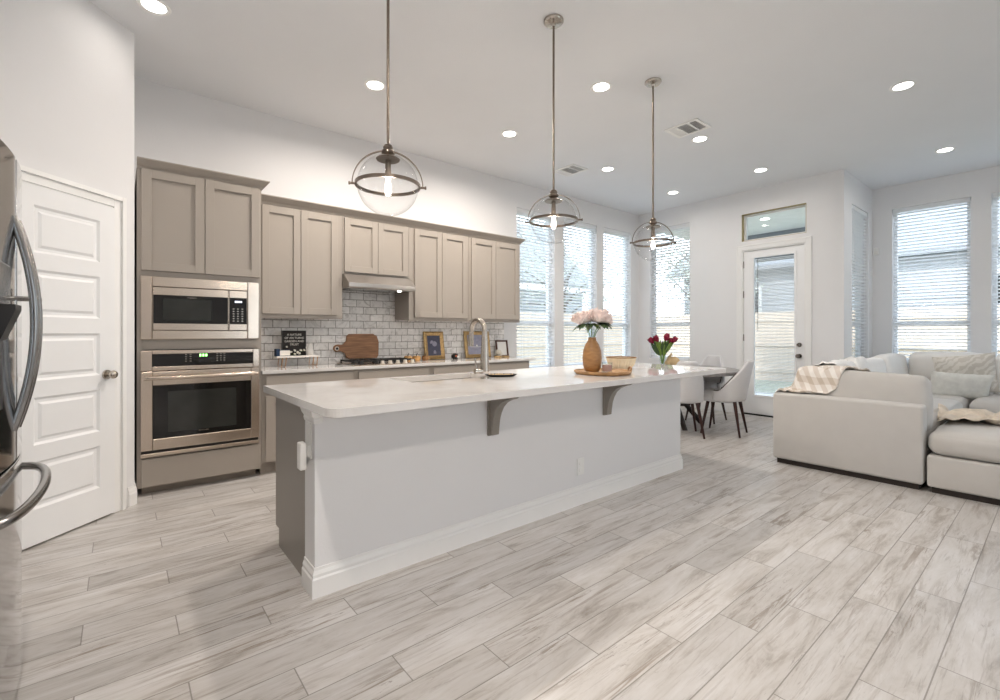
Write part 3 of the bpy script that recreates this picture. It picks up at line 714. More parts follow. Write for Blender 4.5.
# island counter with sink cut-out
def counter_with_hole(x0, x1, y0, y1, z0, z1, hole, rad=.07):
    mb = MB(); b_ = mb.b; out = []
    def arc(cx, cy, a0, a1, n=8):
        return [(cx+rad*math.cos(a0+(a1-a0)*i/n), cy+rad*math.sin(a0+(a1-a0)*i/n)) for i in range(n+1)]
    out += arc(x0+rad, y0+rad, PI, 1.5*PI); out += arc(x1-rad, y0+rad, 1.5*PI, 2*PI); out += [(x1, y1), (x0, y1)]
    hx0, hx1, hy0, hy1 = hole; hp = [(hx0, hy0), (hx1, hy0), (hx1, hy1), (hx0, hy1)]
    es = []
    for loop in (out, hp):
        vs = [b_.verts.new((x, y, z0)) for x, y in loop]
        es += [b_.edges.new((vs[i], vs[(i+1) % len(vs)])) for i in range(len(vs))]
    bmesh.ops.triangle_fill(b_, use_beauty=True, edges=es)
    r = bmesh.ops.extrude_face_region(b_, geom=list(b_.faces))
    bmesh.ops.translate(b_, verts=[v for v in r['geom'] if isinstance(v, bmesh.types.BMVert)], vec=(0, 0, z1-z0))
    return mb
SK = (1.40, 2.08, 2.56, 2.90)
ic = counter_with_hole(.645, 4.10, 1.86, 2.965, .8765, .914, SK).build('island_countertop', M['quartz'], bev=.003)
tag(ic, 'wide glossy white quartz island top with rounded corners', 'countertop')
sk = thing('sink', 'undermount stainless sink in the island', 'sink', ((SK[0]+SK[1])/2, (SK[2]+SK[3])/2, .70))
mb = MB(); a, b_, c_, d_ = SK
for q_ in ((a-.02, a, c_-.02, d_+.02), (b_, b_+.02, c_-.02, d_+.02), (a, b_, c_-.02, c_), (a, b_, d_, d_+.02)): mb.box(*q_, .69, .875)
mb.box(a-.02, b_+.02, c_-.02, d_+.02, .675, .69).build('basin', M['sinksteel'], sk)
MB().cyl(((a+b_)/2, (c_+d_)/2, .689), ((a+b_)/2, (c_+d_)/2, .694), .04).build('drain', M['dsteel'], sk)
# faucet
FX, FY = 1.90, 2.485
fc = thing('faucet', 'tall brushed nickel gooseneck faucet with side lever on the island', 'faucet', (FX, FY, .914))
pts = [(FX, FY, .96)]
for z in (1.0, 1.05, 1.10, 1.15, 1.20, 1.235): pts.append((FX, FY, z))
for k in range(1, 13):
    a_ = PI*k/12*.97; pts.append((FX, FY+.075-.075*math.cos(a_), 1.235+.075*math.sin(a_)))
ex = pts[-1]; pts += [(FX, ex[1]+.005, ex[2]-.03)]
rad = [.031, .030, .028, .026, .023, .020, .018]+[.0165]*12+[.0165]
MB().cyl((FX, FY, .9142), (FX, FY, .925), .028, .027, 24).tube(pts, rad, 16).build('spout', M['nickel'], fc, smooth=True)
e2 = (FX, ex[1]+.006, ex[2]-.028)
MB().cyl(e2, (FX, e2[1]+.008, e2[2]-.085), .0185, .022, 18).build('spray_head', M['nickel'], fc, smooth=True)
MB().cyl((FX-.015, FY, .965), (FX-.075, FY+.01, .965), .017, .018, 18).cyl((FX-.06, FY+.008, .97), (FX-.066, FY+.02, 1.055), .0065, .0055, 10).build('lever', M['nickel'], fc, smooth=True)
# soap dish
dh = thing('scrub_tray', 'dark oval tray of pale beads beside the faucet', 'tray', (2.07, 2.52, .914))
dm = MB().lathe([(0, .0005), (.08, .0005), (.10, .006), (.115, .016), (.112, .018), (.095, .010), (0, .006)], n=36); dm.xf(Matrix.Translation((2.07, 2.52, .914)) @ Matrix.Rotation(R(-35), 4, 'Z') @ Matrix.Diagonal((1.0, .52, 1, 1))).build('dish', M['iron'], dh, smooth=True)
random.seed(4); bm_ = MB()
for i in range(44):
    a_ = i*2.4; r_ = math.sqrt(i/44)*.088; v_ = Matrix.Translation((2.07, 2.52, .914)) @ Matrix.Rotation(R(-35), 4, 'Z') @ Vector((r_*math.cos(a_), r_*math.sin(a_)*.5, .012))
    bmesh.ops.create_icosphere(bm_.b, subdivisions=1, radius=.0065, matrix=Matrix.Translation(v_))
o = bm_.build('beads', M['bunnyw'], dh, smooth=True); o['kind'] = 'stuff'

# ------------------------------------------------------------------ island decor: tray, vase, candle, bowl, peonies
CZ = .9142
TX, TY = 2.80, 2.20
ty = thing('wooden_tray', 'round carved wooden tray with a handle on the island', 'tray', (TX, TY, CZ))
MB().lathe([(0, 0), (.19, 0), (.205, .008), (.212, .026), (.205, .028), (.195, .016), (0, .014)], c=(TX, TY, CZ), n=48, rib=lambda a, k: .03*math.sin(3*a+1)+.008*math.sin(11*a)).build('board', M['traywood'], ty, smooth=True)
hpt = Vector((TX+.12, TY-.17, CZ+.02)); dr = Vector((.77, -.63, 0))
MB().tube([(TX+.08, TY-.18, CZ+.024), (TX+.09, TY-.185, CZ+.045), (TX+.13, TY-.15, CZ+.056), (TX+.17, TY-.11, CZ+.045), (TX+.18, TY-.095, CZ+.024)], .007, 8).build('handle', M['traywood'], ty, smooth=True)
VX, VY = 2.72, 2.24; vz = CZ+.0155
vs_ = thing('wooden_vase', 'bulbous turned wooden vase with glass neck on the tray', 'vase', (VX, VY, vz))
MB().lathe([(.0, 0), (.042, 0), (.055, .012), (.067, .05), (.071, .105), (.066, .16), (.050, .205), (.032, .233), (.028, .250), (.030, .258), (.024, .258), (.023, .238), (0, .232)], c=(VX, VY, vz), n=40).build('body', M['vasewood'], vs_, smooth=True)
MB().lathe([(.020, .240), (.022, .258), (.034, .290), (.050, .318), (.048, .318), (.032, .290), (.019, .259), (.017, .242)], c=(VX, VY, vz), n=32, close=True).build('glass_neck', M['clearglass'], vs_, smooth=True)
def leafmesh(mb, base, tip, width, up=Vector((0, 0, 1)), droop=.02):
    base, tip = Vector(base), Vector(tip); d = tip-base; side = d.cross(up).normalized() if d.cross(up).length > 1e-5 else Vector((1, 0, 0))
    nrm = side.cross(d).normalized(); V = []
    for i in range(9):
        t = i/8; w_ = width*math.sin(PI*min(1, t**.8))**.8*(1-t*.25) if 0 < t < 1 else .0006
        c = base+d*t+nrm*(math.sin(PI*t)*droop)
        V.append([mb.b.verts.new(c-side*w_+nrm*w_*.25), mb.b.verts.new(c), mb.b.verts.new(c+side*w_+nrm*w_*.25)])
    for a_, b__ in zip(V, V[1:]):
        for j in range(2): mb.b.faces.new((a_[j], a_[j+1], b__[j+1], b__[j]))
    return mb
def bloom(mb, c, axis, r, seed, petals=((9, 1.0, 90), (9, .97, 72), (8, .92, 54), (7, .84, 38), (6, .72, 24), (4, .6, 10)), cup=.38):
    rnd = random.Random(seed); q = Vector(axis).to_track_quat('Z', 'Y').to_matrix().to_4x4(); X = Matrix.Translation(c) @ q
    for n, len_, open_ in petals:
        for i in range(n):
            a = 2*PI*i/n+rnd.uniform(-.25, .25); L_ = r*len_*rnd.uniform(.8, 1.12); op = R(open_+rnd.uniform(-9, 9)); wd = r*.42*rnd.uniform(.85, 1.15)
            V = []
            for s_ in range(6):
                t = s_/5; th = op*(1.15-cup*t)  # curls in
                rr = L_*t*math.sin(th); zz = L_*t*math.cos(th)*1.05
                w_ = wd*(math.sin(PI*(.12+.76*t)))*(.5+.6*t)
                row = []
                for k in (-1, -.5, 0, .5, 1):
                    ruff = .09*r*math.sin(5*k+seed+i*1.7)*t*t
                    p = Vector((rr-abs(k)**2*w_*.45, k*w_, zz+ruff+abs(k)*w_*.1))
                    row.append(mb.b.verts.new(X @ (Matrix.Rotation(a, 4, 'Z') @ p)))
                V.append(row)
            for a_, b__ in zip(V, V[1:]):
                for j in range(4): mb.b.faces.new((a_[j], a_[j+1], b__[j+1], b__[j]))
    return mb
neck = Vector((VX, VY, vz+.24)); Rt = Vector((.774, -.633, 0)); Fw = Vector((.633, .774, 0))
peo = [('blush peony bloom on the left of the wooden vase', -.075, -.01, .412, .108), ('blush peony bloom on the right of the wooden vase', .060, -.02, .420, .116), ('small blush peony behind at the right rim of the bouquet', .105, .05, .402, .085), ('blush peony tucked in the middle back of the bouquet', .0, .06, .430, .090)]
for k, (lb, a_, b2, z_, r_) in enumerate(peo):
    c = Vector((VX, VY, vz+z_))+Rt*a_+Fw*b2
    p = thing('peony', lb, 'flower', tuple(neck), group='blush peonies in the wooden vase')
    ax = (c-neck).normalized()+Vector((0, 0, .9))
    bloom(MB(), c-ax.normalized()*r_*.45, ax, r_, k*3+1).build('bloom', M['petal'], p, smooth=True)
    MB().tube([neck+Vector((Rt*a_*.1)), neck+Vector((0, 0, .05))+Rt*a_*.3+Fw*b2*.3, c-ax.normalized()*r_*.45], .0028, 8).build('stem', M['stem'], p, smooth=True)
    rnd = random.Random(k+9)
    for j in range(5):
        an = rnd.uniform(0, 2*PI); o_ = Vector((math.cos(an), math.sin(an), 0)); o_ = o_+Rt*a_*12; o_.z = 0; o_.normalize()
        bs_ = neck+Vector((0, 0, .105))+Rt*a_*.4+Fw*b2*.4-Fw*.01
        leafmesh(MB(), bs_, bs_+o_*rnd.uniform(.11, .16)+Vector((0, 0, rnd.uniform(-.055, -.01))), .030).build('leaf', M['leaf'], p, smooth=True)
cd = thing('candle', 'pink candle in a clear glass tumbler on the tray', 'candle', (2.755, 2.13, CZ+.0155))
MB().lathe([(.0, 0), (.032, 0), (.036, .01), (.038, .075), (.036, .075), (.034, .012), (0, .006)], c=(2.755, 2.13, CZ+.0155), n=32).build('tumbler', M['clearglass'], cd, smooth=True)
MB().lathe([(0, .007), (.0335, .0125), (.0345, .058), (0, .057)], c=(2.755, 2.13, CZ+.0155), n=32).build('wax', M['wax'], cd, smooth=True)
BX, BY = 3.24, 2.36
bw = thing('ribbed_bowl', 'pale ribbed wooden bowl behind the tray on the island', 'bowl', (BX, BY, CZ))
MB().lathe([(0, 0), (.06, 0), (.075, .006), (.105, .05), (.122, .098), (.116, .098), (.098, .05), (.068, .012), (0, .010)], c=(BX, BY, CZ), n=96, rib=lambda a, k: (.06*(1 if math.sin(24*a) > 0 else 0) if 2 <= k <= 3 else 0)).build('bowl_body', M['bowlwood'], bw, smooth=False)
MB().lathe([(.116, .0985), (.1235, .0985), (.124, .106), (.117, .106)], c=(BX, BY, CZ), n=64, close=True).build('rim', M['traywood'], bw, smooth=True)

# ------------------------------------------------------------------ things on the back counter
KZ = .8972
# cooktop
ck = thing('gas_cooktop', 'black and steel gas cooktop in the wall counter', 'cooktop', (2.13, 4.60, KZ))
cx0, cx1, cy0, cy1 = 1.76, 2.50, 4.36, 4.86
MB().box(cx0, cx1, cy0, cy1, KZ, KZ+.008, bev=.003).build('tray', M['steel'], ck)
for gx in (1.90, 2.13, 2.36):
    g = MB()
    for y_ in (cy0+.11, cy1-.03): g.box(gx-.11, gx+.11, y_-.006, y_+.006, KZ+.03, KZ+.042)
    for x_ in (gx-.105, gx, gx+.105): g.box(x_-.006, x_+.006, cy0+.11, cy1-.03, KZ+.03, KZ+.044)
    for x_ in (gx-.105, gx+.105):
        for y_ in (cy0+.115, cy1-.035): g.box(x_-.006, x_+.006, y_-.006, y_+.006, KZ+.008, KZ+.03)
    for y_ in (cy0+.22, cy1-.13): g.box(gx-.105, gx+.105, y_-.005, y_+.005, KZ+.032, KZ+.044)
    g.build('grate', M['iron'], ck)
    for y_ in (cy0+.20, cy1-.13): MB().cyl((gx, y_, KZ+.008), (gx, y_, KZ+.028), .035, .028, 20).build('burner', M['iron'], ck, smooth=True)
for k in range(5):
    x_ = 2.06+k*.085; MB().cyl((x_, cy0+.04, KZ+.008), (x_, cy0+.04, KZ+.014), .027, n=20).cyl((x_, cy0+.04, KZ+.012), (x_, cy0+.04, KZ+.042), .022, .018, 20).build('knob', M['knobsteel'], ck, smooth=True)
# paddle board leaning against tile (outline x,z), rotated slightly back
bd = thing('cutting_board', 'wooden paddle cutting board leaning on the tile behind the cooktop', 'cutting board', (2.05, 4.86, KZ+.045))
def outline():
    p = [(1.955, .0), (2.30, .0), (2.32, .03), (2.335, .17), (2.315, .235), (2.27, .262), (1.97, .262), (1.945, .24), (1.935, .19), (1.90, .155), (1.87, .148), (1.84, .152), (1.815, .15), (1.79, .135), (1.78, .112), (1.79, .09), (1.815, .076), (1.845, .078), (1.88, .078), (1.91, .062), (1.925, .03)]
    return p
bo = MB().prism(outline(), 0, .018, 'y'); bo.xf(Matrix.Translation((.075, 4.865, KZ+.046)) @ Matrix.Rotation(R(-8), 4, 'X') @ Matrix.Diagonal((.93, 1, 1.03, 1)))
woodm = mat('striped_acacia', (150, 108, 74), .5, var=.35, scale=7, stretch=(.8, 1, 9)); M['acacia'] = woodm
bo.build('board', M['acacia'], bd, bev=.004)
MB().tube([(1.815*.93+.075+.018*math.cos(a), 4.858, KZ+.046+.113+.018*math.sin(a)) for a in [2*PI*i/16 for i in range(16)]], .004, 6, closed=True).build('hanging_loop', M['paper'], bd, smooth=True)
MB().cyl((1.763, 4.852, KZ+.158), (1.763, 4.858, KZ+.158), .012, n=16).build('hole_plug', M['blackstone'], bd)
# small riser stand
RX0, RX1, RY0, RY1, RZ = 1.135, 1.525, 4.68, 4.82, KZ+.088
rs = thing('riser_shelf', 'little marble riser shelf on copper wire legs', 'shelf', (1.31, 4.75, KZ))
MB().box(RX0, RX1, RY0, RY1, RZ, RZ+.014, bev=.003).build('shelf_top', M['marblew'], rs)
for x_ in (RX0+.05, RX1-.05):
    MB().tube([(x_, RY0+.01, RZ), (x_-.01, RY0+.005, KZ+.006), (x_-.01, RY1-.005, KZ+.006), (x_, RY1-.01, RZ)], .0032, 8).tube([(x_+.035, RY0+.01, RZ), (x_+.025, RY0+.005, KZ+.006), (x_+.025, RY1-.005, KZ+.006), (x_+.035, RY1-.01, RZ)], .0045, 8).build('leg', M['brass'], rs, smooth=True)
rz = RZ+.0145
lbz = thing('letter_board', 'black felt letter board with white lettering on the riser shelf', 'letter board', (1.30, 4.80, rz))
MB().box(1.212, 1.427, 4.795, 4.812, rz, rz+.240).build('felt_panel', M['felt'], lbz)
frame(MB(), 1.209, 1.430, rz, rz+.244, 1.214, 1.425, rz+.004, rz+.240, 4.790, 4.814).build('frame', M['blackp'], lbz)
text('A NATURE\nOF AN TURNS\nGARDEN AND\nTRUST', 'lettering', M['paper'], lbz, (1.320, 4.7945, rz+.195), .028, space=1.15)
bk = thing('book', 'blue book with pale page edge lying open-side out on the riser', 'book', (1.19, 4.73, rz))
MB().box(1.135, 1.165, 4.70, 4.78, rz, rz+.07).box(1.165, 1.26, 4.70, 4.78, rz, rz+.006).box(1.165, 1.26, 4.70, 4.78, rz+.055, rz+.060).build('cover', M['navy'], bk)
MB().box(1.166, 1.255, 4.698, 4.778, rz+.006, rz+.055).build('pages', M['paper'], bk)
fs = thing('floral_sprig', 'small sprig of white artificial flowers on the riser', 'flowers', (1.29, 4.725, rz))
MB().tube([(1.25, 4.71, rz+.004), (1.29, 4.715, rz+.02), (1.34, 4.72, rz+.03), (1.38, 4.72, rz+.045)], .0025, 6).build('stem', M['leaf'], fs, smooth=True)
rnd = random.Random(3)
for (x_, z_) in ((1.268, .035), (1.30, .05), (1.325, .03), (1.355, .05), (1.30, .015), (1.345, .02), (1.23, .085), (1.385, .05)):
    bloom(MB(), (x_, 4.712, rz+z_), (rnd.uniform(-.3, .3), -1, .4), .019, int(x_*100), petals=((6, .9, 60), (5, .6, 30))).build('blossom', M['paper'], fs, smooth=True)
jg = thing('small_jug', 'pale ceramic jug standing at the right end of the riser', 'jug', (1.452, 4.75, rz))
MB().lathe([(0, 0), (.025, 0), (.034, .02), (.036, .045), (.028, .075), (.018, .10), (.020, .12), (.017, .12), (.014, .10), (0, .09)], c=(1.452, 4.75, rz), n=28).build('body', M['ceramic'], jg, smooth=True)
MB().tube([(1.434, 4.735, rz+.105), (1.415, 4.72, rz+.10), (1.408, 4.715, rz+.075), (1.418, 4.722, rz+.05)], .004, 8).build('handle', M['ceramic'], jg, smooth=True)
# wooden utensil beside the cooktop
sp = MB().tube([(1.62, 4.52, KZ+.006), (1.70, 4.50, KZ+.008), (1.82, 4.40, KZ+.013)], [.014, .005, .005], 8).build('spoon_rest_spoon', M['dsteel'], smooth=True)
sp.name = 'metal_spoon'; tag(sp, 'metal spoon lying left of the cooktop', 'spoon')
# round wooden trivets / blocks right of the cooktop
for k, (x_, y_, r_, h_, lb) in enumerate(((2.55, 4.78, .05, .062, 'pale wooden pumpkin with a stalk, left of three'), (2.665, 4.79, .05, .058, 'pale wooden pumpkin with a stalk, middle of three'), (2.78, 4.78, .045, .06, 'orange-brown wooden pumpkin, rightmost of three'))):
    pk = thing('wooden_pumpkin', lb+' right of the cooktop', 'ornament', (x_, y_, KZ), group='wooden pumpkins by the cooktop')
    MB().lathe([(0, 0), (r_*.7, .0), (r_, h_*.3), (r_, h_*.7), (r_*.7, h_*.98), (0, h_*.9)], c=(x_, y_, KZ), n=48, rib=lambda a, q: -.09*abs(math.cos(4*a))).build('body', M['pumpkin'] if k < 2 else M['vasewood'], pk, smooth=True)
    MB().tube([(x_, y_, KZ+h_*.9), (x_+.004, y_, KZ+h_+.018), (x_+.014, y_, KZ+h_+.03)], [.005, .004, .003], 6).build('stalk', M['iron'], pk, smooth=True)
# picture frames leaning
def picture(xc, yb, w_, h_, fm, fw, label, art, thick=.022, lean=9, group=None):
    t = thing('picture_frame', label, 'picture frame', (xc, yb, KZ))
    X = Matrix.Translation((xc, yb, KZ+.001)) @ Matrix.Rotation(R(-lean), 4, 'X')
    f = MB()
    pr = [(0, 0), (0, -thick), (fw*.35, -thick-.006), (fw*.7, -thick*.8), (fw, -thick*.5), (fw, 0)]
    for side in range(4):
        # mitred bars
        V = []
        for end in (0, 1):
            row = []
            for (o, dpt) in pr:
                if side == 0: p = ((-w_/2+o) if not end else (w_/2-o), dpt, o)
                if side == 1: p = (w_/2-o, dpt, o if not end else h_-o)
                if side == 2: p = ((w_/2-o) if not end else (-w_/2+o), dpt, h_-o)
                if side == 3: p = (-w_/2+o, dpt, h_-o if not end else o)
                row.append(f.b.verts.new(p))
            V.append(row)
        n = len(pr)
        for j in range(n): f.b.faces.new((V[0][j], V[0][(j+1) % n], V[1][(j+1) % n], V[1][j]))
    f.xf(X).build('frame', fm, t)
    MB().box(-w_/2+fw*.8, w_/2-fw*.8, -thick*.45, -.001, fw*.8, h_-fw*.8).xf(X).build('picture', art, t)
    return t, X
t, X = picture(2.955, 4.86, .275, .34, M['gold'], .048, 'ornate gold picture frame with slate print, left of the faucet', M['slate'])
pm = MB()
for (x_, z_, r_) in ((.008, .190, .032), (-.028, .215, .018), (-.04, .205, .014)): pm.cyl((x_, -.0105, z_), (x_, -.0120, z_), r_, n=20)
pm.cyl((.004, -.0105, .095), (.004, -.0118, .095), .017, n=16); pm.box(-.014, .022, -.0118, -.0105, .070, .095)
pm.xf(X).build('printed_motif', M['lightgrey'], t)
t, X = picture(3.61, 4.86, .40, .345, M['gold'], .046, 'wide ornate gold picture frame partly behind the faucet', M['lightgrey'])
MB().box(-.11, .11, -.0118, -.0102, .14, .144).box(-.02, .0, -.0118, -.0102, .15, .168).xf(X).build('printed_motif', M['paper'], t)
t, X = picture(4.02, 4.86, .20, .225, M['brownframe'], .022, 'small brown wooden picture frame at the end of the counter', M['ceramic'])
wf = thing('flower_ornament', 'cream fabric rose on a gilded base before the brown frame', 'ornament', (3.86, 4.76, KZ))
MB().lathe([(0, 0), (.05, 0), (.055, .008), (.05, .02), (.03, .026), (0, .026)], c=(3.86, 4.76, KZ), n=32).build('base', M['gold'], wf, smooth=True)
bloom(MB(), (3.86, 4.76, KZ+.045), (-.3, -.7, .8), .06, 5).build('bloom', M['paper'], wf, smooth=True)
ws = tag(MB().lathe([(0, 0), (.05, 0), (.058, .01), (.05, .018), (0, .018)], c=(3.985, 4.755, KZ), n=32).build('coaster', M['gold'], smooth=True), 'gold coaster in front of the brown frame', 'coaster')
bo_ = thing('black_ornament', 'small round black ornament with an orange dot between frames', 'ornament', (3.21, 4.80, KZ))
MB().lathe([(0, 0), (.03, 0), (.045, .02), (.045, .045), (.03, .065), (0, .072)], c=(3.21, 4.80, KZ), n=28).build('body', M['blackstone'], bo_, smooth=True)
MB().lathe([(0, 0), (.011, .0), (.008, .006), (0, .008)], n=16).xf(Matrix.Translation((3.195, 4.757, KZ+.042)) @ Matrix.Rotation(R(90), 4, 'X')).build('dot', M['orange'], bo_, smooth=True)
MB().lathe([(0, 0), (.018, .0), (.012, .008), (0, .01)], n=16).xf(Matrix.Translation((3.225, 4.757, KZ+.03)) @ Matrix.Rotation(R(90), 4, 'X')).build('pale_patch', M['ceramic'], bo_, smooth=True)

# ------------------------------------------------------------------ refrigerator
FRX = Vector((-.30, 0)); fy0, fy1 = 1.68, 2.575
fr = thing('refrigerator', 'stainless french-door refrigerator at the left edge', 'refrigerator', (-.65, (fy0+fy1)/2, 0))
def fx(y): t = (y-(fy0+fy1)/2)/((fy1-fy0)/2); return -.312+.055*(1-t*t)
def front_panel(a, b_, z0, z1, n=18):
    ys = [a+(b_-a)*i/n for i in range(n+1)]
    poly = [(fx(y)-.0, y) for y in ys]
    r_ = .012; poly[0] = (poly[0][0]-r_, a); poly.insert(1, (fx(a+r_), a+r_)); poly[-1] = (poly[-1][0]-r_, b_); poly.insert(-1, (fx(b_-r_), b_-r_))
    poly += [(-.385, b_), (-.385, a)]
    return MB().prism(poly, z0, z1, 'z')
MB().box(-1.10, -.39, fy0+.005, fy1-.005, .05, 1.77).box(-1.05, -.42, fy0+.02, fy1-.02, .0, .05).build('cabinet_body', M['dsteel'], fr)
ym = (fy0+fy1)/2
for a, b_ in ((fy0, ym-.002), (ym+.002, fy1)): front_panel(a, b_, .815, 1.78).build('door', M['fridge_steel'], fr, smooth=True, bev=.003)
front_panel(fy0, fy1, .07, .805).build('freezer_drawer', M['fridge_steel'], fr, smooth=True, bev=.003)
MB.flatk = .6
for y_ in (ym-.035, ym+.04):
    pts = []
    for i in range(25):
        t = i/24; z = .915+(1.585-.915)*t; o = .050*(1-(2*t-1)**2)
        pts.append((fx(y_)-.004+o, y_, z))
    MB().tube(pts, .0115, 12).cyl((fx(y_)-.005, y_, 1.33), (fx(y_)+.055, y_, 1.33), .006, n=8).build('door_handle', M['dsteel'], fr, smooth=True)
pts = []
for i in range(29):
    t = i/28; y_ = fy0+.05+(fy1-fy0-.10)*t; o = .065*(1-(2*t-1)**8)**.7
    pts.append((fx(y_)-.004+o, y_, .715-.02*(1-(2*t-1)**2)*0))
MB().tube(pts, .014, 12).build('drawer_handle', M['dsteel'], fr, smooth=True)
MB().box(fx(1.93)-.01, fx(1.93)+.016, 1.80, 1.99, 1.30, 1.42, bev=.006).build('dispenser_panel', M['dsteel'], fr)
MB().prism([(-.27, 1.30), (-.225, 1.30), (-.225, 1.285), (-.255, 1.20), (-.27, 1.20)], 1.85, 1.95, 'y').build('dispenser_spout', M['blackp'], fr)
MB().box(fx(1.93)-.012, fx(1.93)+.003, 1.81, 1.98, 1.0, 1.295).build('dispenser_recess', M['blackp'], fr)

# ------------------------------------------------------------------ ceiling fixtures
cans = [(.171, 3.775, 'recessed ceiling light at the top left near the pantry'), (1.70, 3.775, 'recessed ceiling light just left of the first pendant rod'), (3.228, 3.785, 'recessed ceiling light between the first two pendants'),
        (3.23, 2.56, 'recessed ceiling light between the second and third pendant canopies'), (4.914, 3.785, 'recessed ceiling light left of the third pendant rod'), (6.50, 3.79, 'recessed ceiling light farthest back near the room corner'),
        (4.938, 2.557, 'recessed ceiling light beside the larger air vent'), (6.495, 2.54, 'recessed ceiling light in front of the patio door'), (5.236, .897, 'large recessed ceiling light at upper right'),
        (7.446, .90, 'recessed ceiling light nearest the sofa window'),
        (.171, .90, 'unseen ceiling light added above the viewpoint'), (2.7, .90, 'unseen ceiling light added over the open floor'), (5.2, -1.4, 'unseen ceiling light added behind the sofa end'), (2.7, -1.4, 'unseen ceiling light added behind the viewpoint'), (.2, -1.4, 'unseen ceiling light added near the refrigerator side')]  # this row of lights is unseen, added to brighten the room
def can_lamp(pw):
    cl = bpy.data.lights.new('can_lamp', 'AREA'); cl.shape = 'DISK'; cl.size = .12; cl.energy = pw; cl.color = (1, .905, .815); cl.spread = R(165); return cl
LAMPS = [can_lamp(KITCHEN_CAN), can_lamp(LIVING_CAN), can_lamp(PANTRY_CAN), can_lamp(5)]
first = None
for x, y, lb in cans:
    if first is None:
        c = thing('recessed_light', lb, 'ceiling light', (0, 0, 0), group='recessed ceiling lights'); first = c
        MB().lathe([(.066, -.002), (.088, -.006), (.093, -.001), (.066, 0)], n=40, close=True).build('trim_ring', M['trim'], c, world=False, smooth=True)
        MB().lathe([(0, -.0035), (.066, -.0035), (.066, -.001), (0, -.001)], n=32).build('lens', M['lamp'], c, world=False)
    else:
        c = copy_tree(first); c['label'] = lb
    c.location = (x, y, H)
    lo = bpy.data.objects.new('can_lamp', LAMPS[2 if 'near the pantry' in lb else 0 if (y > 3 and x < 4) or x < 1 else 3 if x < 4 else 1]); COL.objects.link(lo); lo.parent = c; lo.location = (0, 0, -.012)
for x, y, sx_, sy_, lb in ((4.575, 2.505, .30, .36, 'white rectangular ceiling air vent near the third pendant'), (4.56, 4.12, .30, .36, 'white rectangular ceiling air vent near the windows')):
    v = thing('ceiling_vent', lb, 'vent', (x, y, H), group='ceiling air vents')
    f = MB(); hx, hy = sx_/2, sy_/2
    for a, b_, c_, d_ in ((-hx, -hx+.03, -hy, hy), (hx-.03, hx, -hy, hy), (-hx+.03, hx-.03, -hy, -hy+.03), (-hx+.03, hx-.03, hy-.03, hy), (-hx+.03, hx-.03, -hy*.36-.008, -hy*.36+.008), (-hx+.03, hx-.03, hy*.36-.008, hy*.36+.008)):
        f.box(x+a, x+b_, y+c_, y+d_, H-.012, H-.0005)
    f.build('frame', M['trim'], v, bev=.002)
    for k, (a, b_) in enumerate(((-hy+.03, -hy*.36-.008), (-hy*.36+.008, hy*.36-.008), (hy*.36+.008, hy-.03))):
        s_ = MB(); n = 9
        for i in range(n):
            if k == 1:
                yy = y+a+(b_-a)*(i+.5)/n; s_.prism([(yy-.004, H-.010), (yy+.006, H-.003), (yy+.007, H-.004), (yy-.003, H-.011)], x-hx+.03, x+hx-.03, 'x')
            else:
                xx = x-hx+.03+(sx_-.06)*(i+.5)/n; sg = 1 if k == 0 else -1
                s_.prism([(xx-.008*sg, H-.010), (xx+.008*sg, H-.003), (xx+.009*sg, H-.004), (xx-.007*sg, H-.011)], y+a, y+b_, 'y')
        s_.build('louvres', M['trim'], v)
    MB().box(x-hx+.02, x+hx-.02, y-hy+.02, y+hy-.02, H-.0025, H-.0008).build('duct_opening', M['siding'], v)
# pendants
bl_ = bpy.data.lights.new('pendant_bulb', 'POINT'); bl_.energy = BULB_POWER; bl_.shadow_soft_size = .03; bl_.color = (1, .86, .7)
pn = thing('pendant_lamp', 'clear glass globe pendant nearest the pantry, hanging at left', 'pendant lamp', (0, 0, 0), group='glass globe pendants over the island')
ZC = 1.985-H  # ring height relative to ceiling
MB().lathe([(0, -.045), (.012, -.045), (.018, -.028), (.060, -.022), (.068, -.012), (.068, -.0005), (0, -.0005)], n=40).build('canopy', M['nickel'], pn, world=False, smooth=True)
MB().cyl((0, 0, -.03), (0, 0, ZC+.185), .0075, n=14).build('rod', M['bronze'], pn, world=False, smooth=True)
MB().lathe([(.008, .215), (.020, .208), (.026, .195), (.022, .185), (.032, .178), (.034, .165), (.022, .158), (.018, .150), (.055, .142), (.062, .136), (.058, .131), (0, .131)], c=(0, 0, ZC), n=36).build('cap', M['bronze'], pn, world=False, smooth=True)
MB().cyl((0, 0, ZC+.13), (0, 0, ZC+.045), .014, .016, 20).build('socket', M['bronze'], pn, world=False, smooth=True)
MB().lathe([(0, -.055), (.012, -.05), (.018, -.03), (.016, -.005), (.011, .03), (.010, .046), (0, .046)], c=(0, 0, ZC), n=24).build('bulb', M['filament'], pn, world=False, smooth=True)
gp = [(.155*math.cos(R(a)), .155*math.sin(R(a))) for a in range(-90, 72, 6)]; gp[0] = (.0001, -.155)
MB().lathe(gp, c=(0, 0, ZC), n=64, close=True).build('glass_globe', M['globe'], pn, world=False, smooth=True)
MB().lathe([(.158, -.008), (.166, -.008), (.166, .008), (.158, .008)], c=(0, 0, ZC), n=72, close=True).build('equator_ring', M['bronze'], pn, world=False, smooth=True)
MB.flatk = .35
MB().tube([(.178*math.cos(a), 0, ZC+.178*math.sin(a)+.0) for a in [PI*i/36 for i in range(37)]], .0075, 8, flat=(0, 0, 1)).build('arch_hoop', M['bronze'], pn, world=False, smooth=True) if False else None
ah = MB()
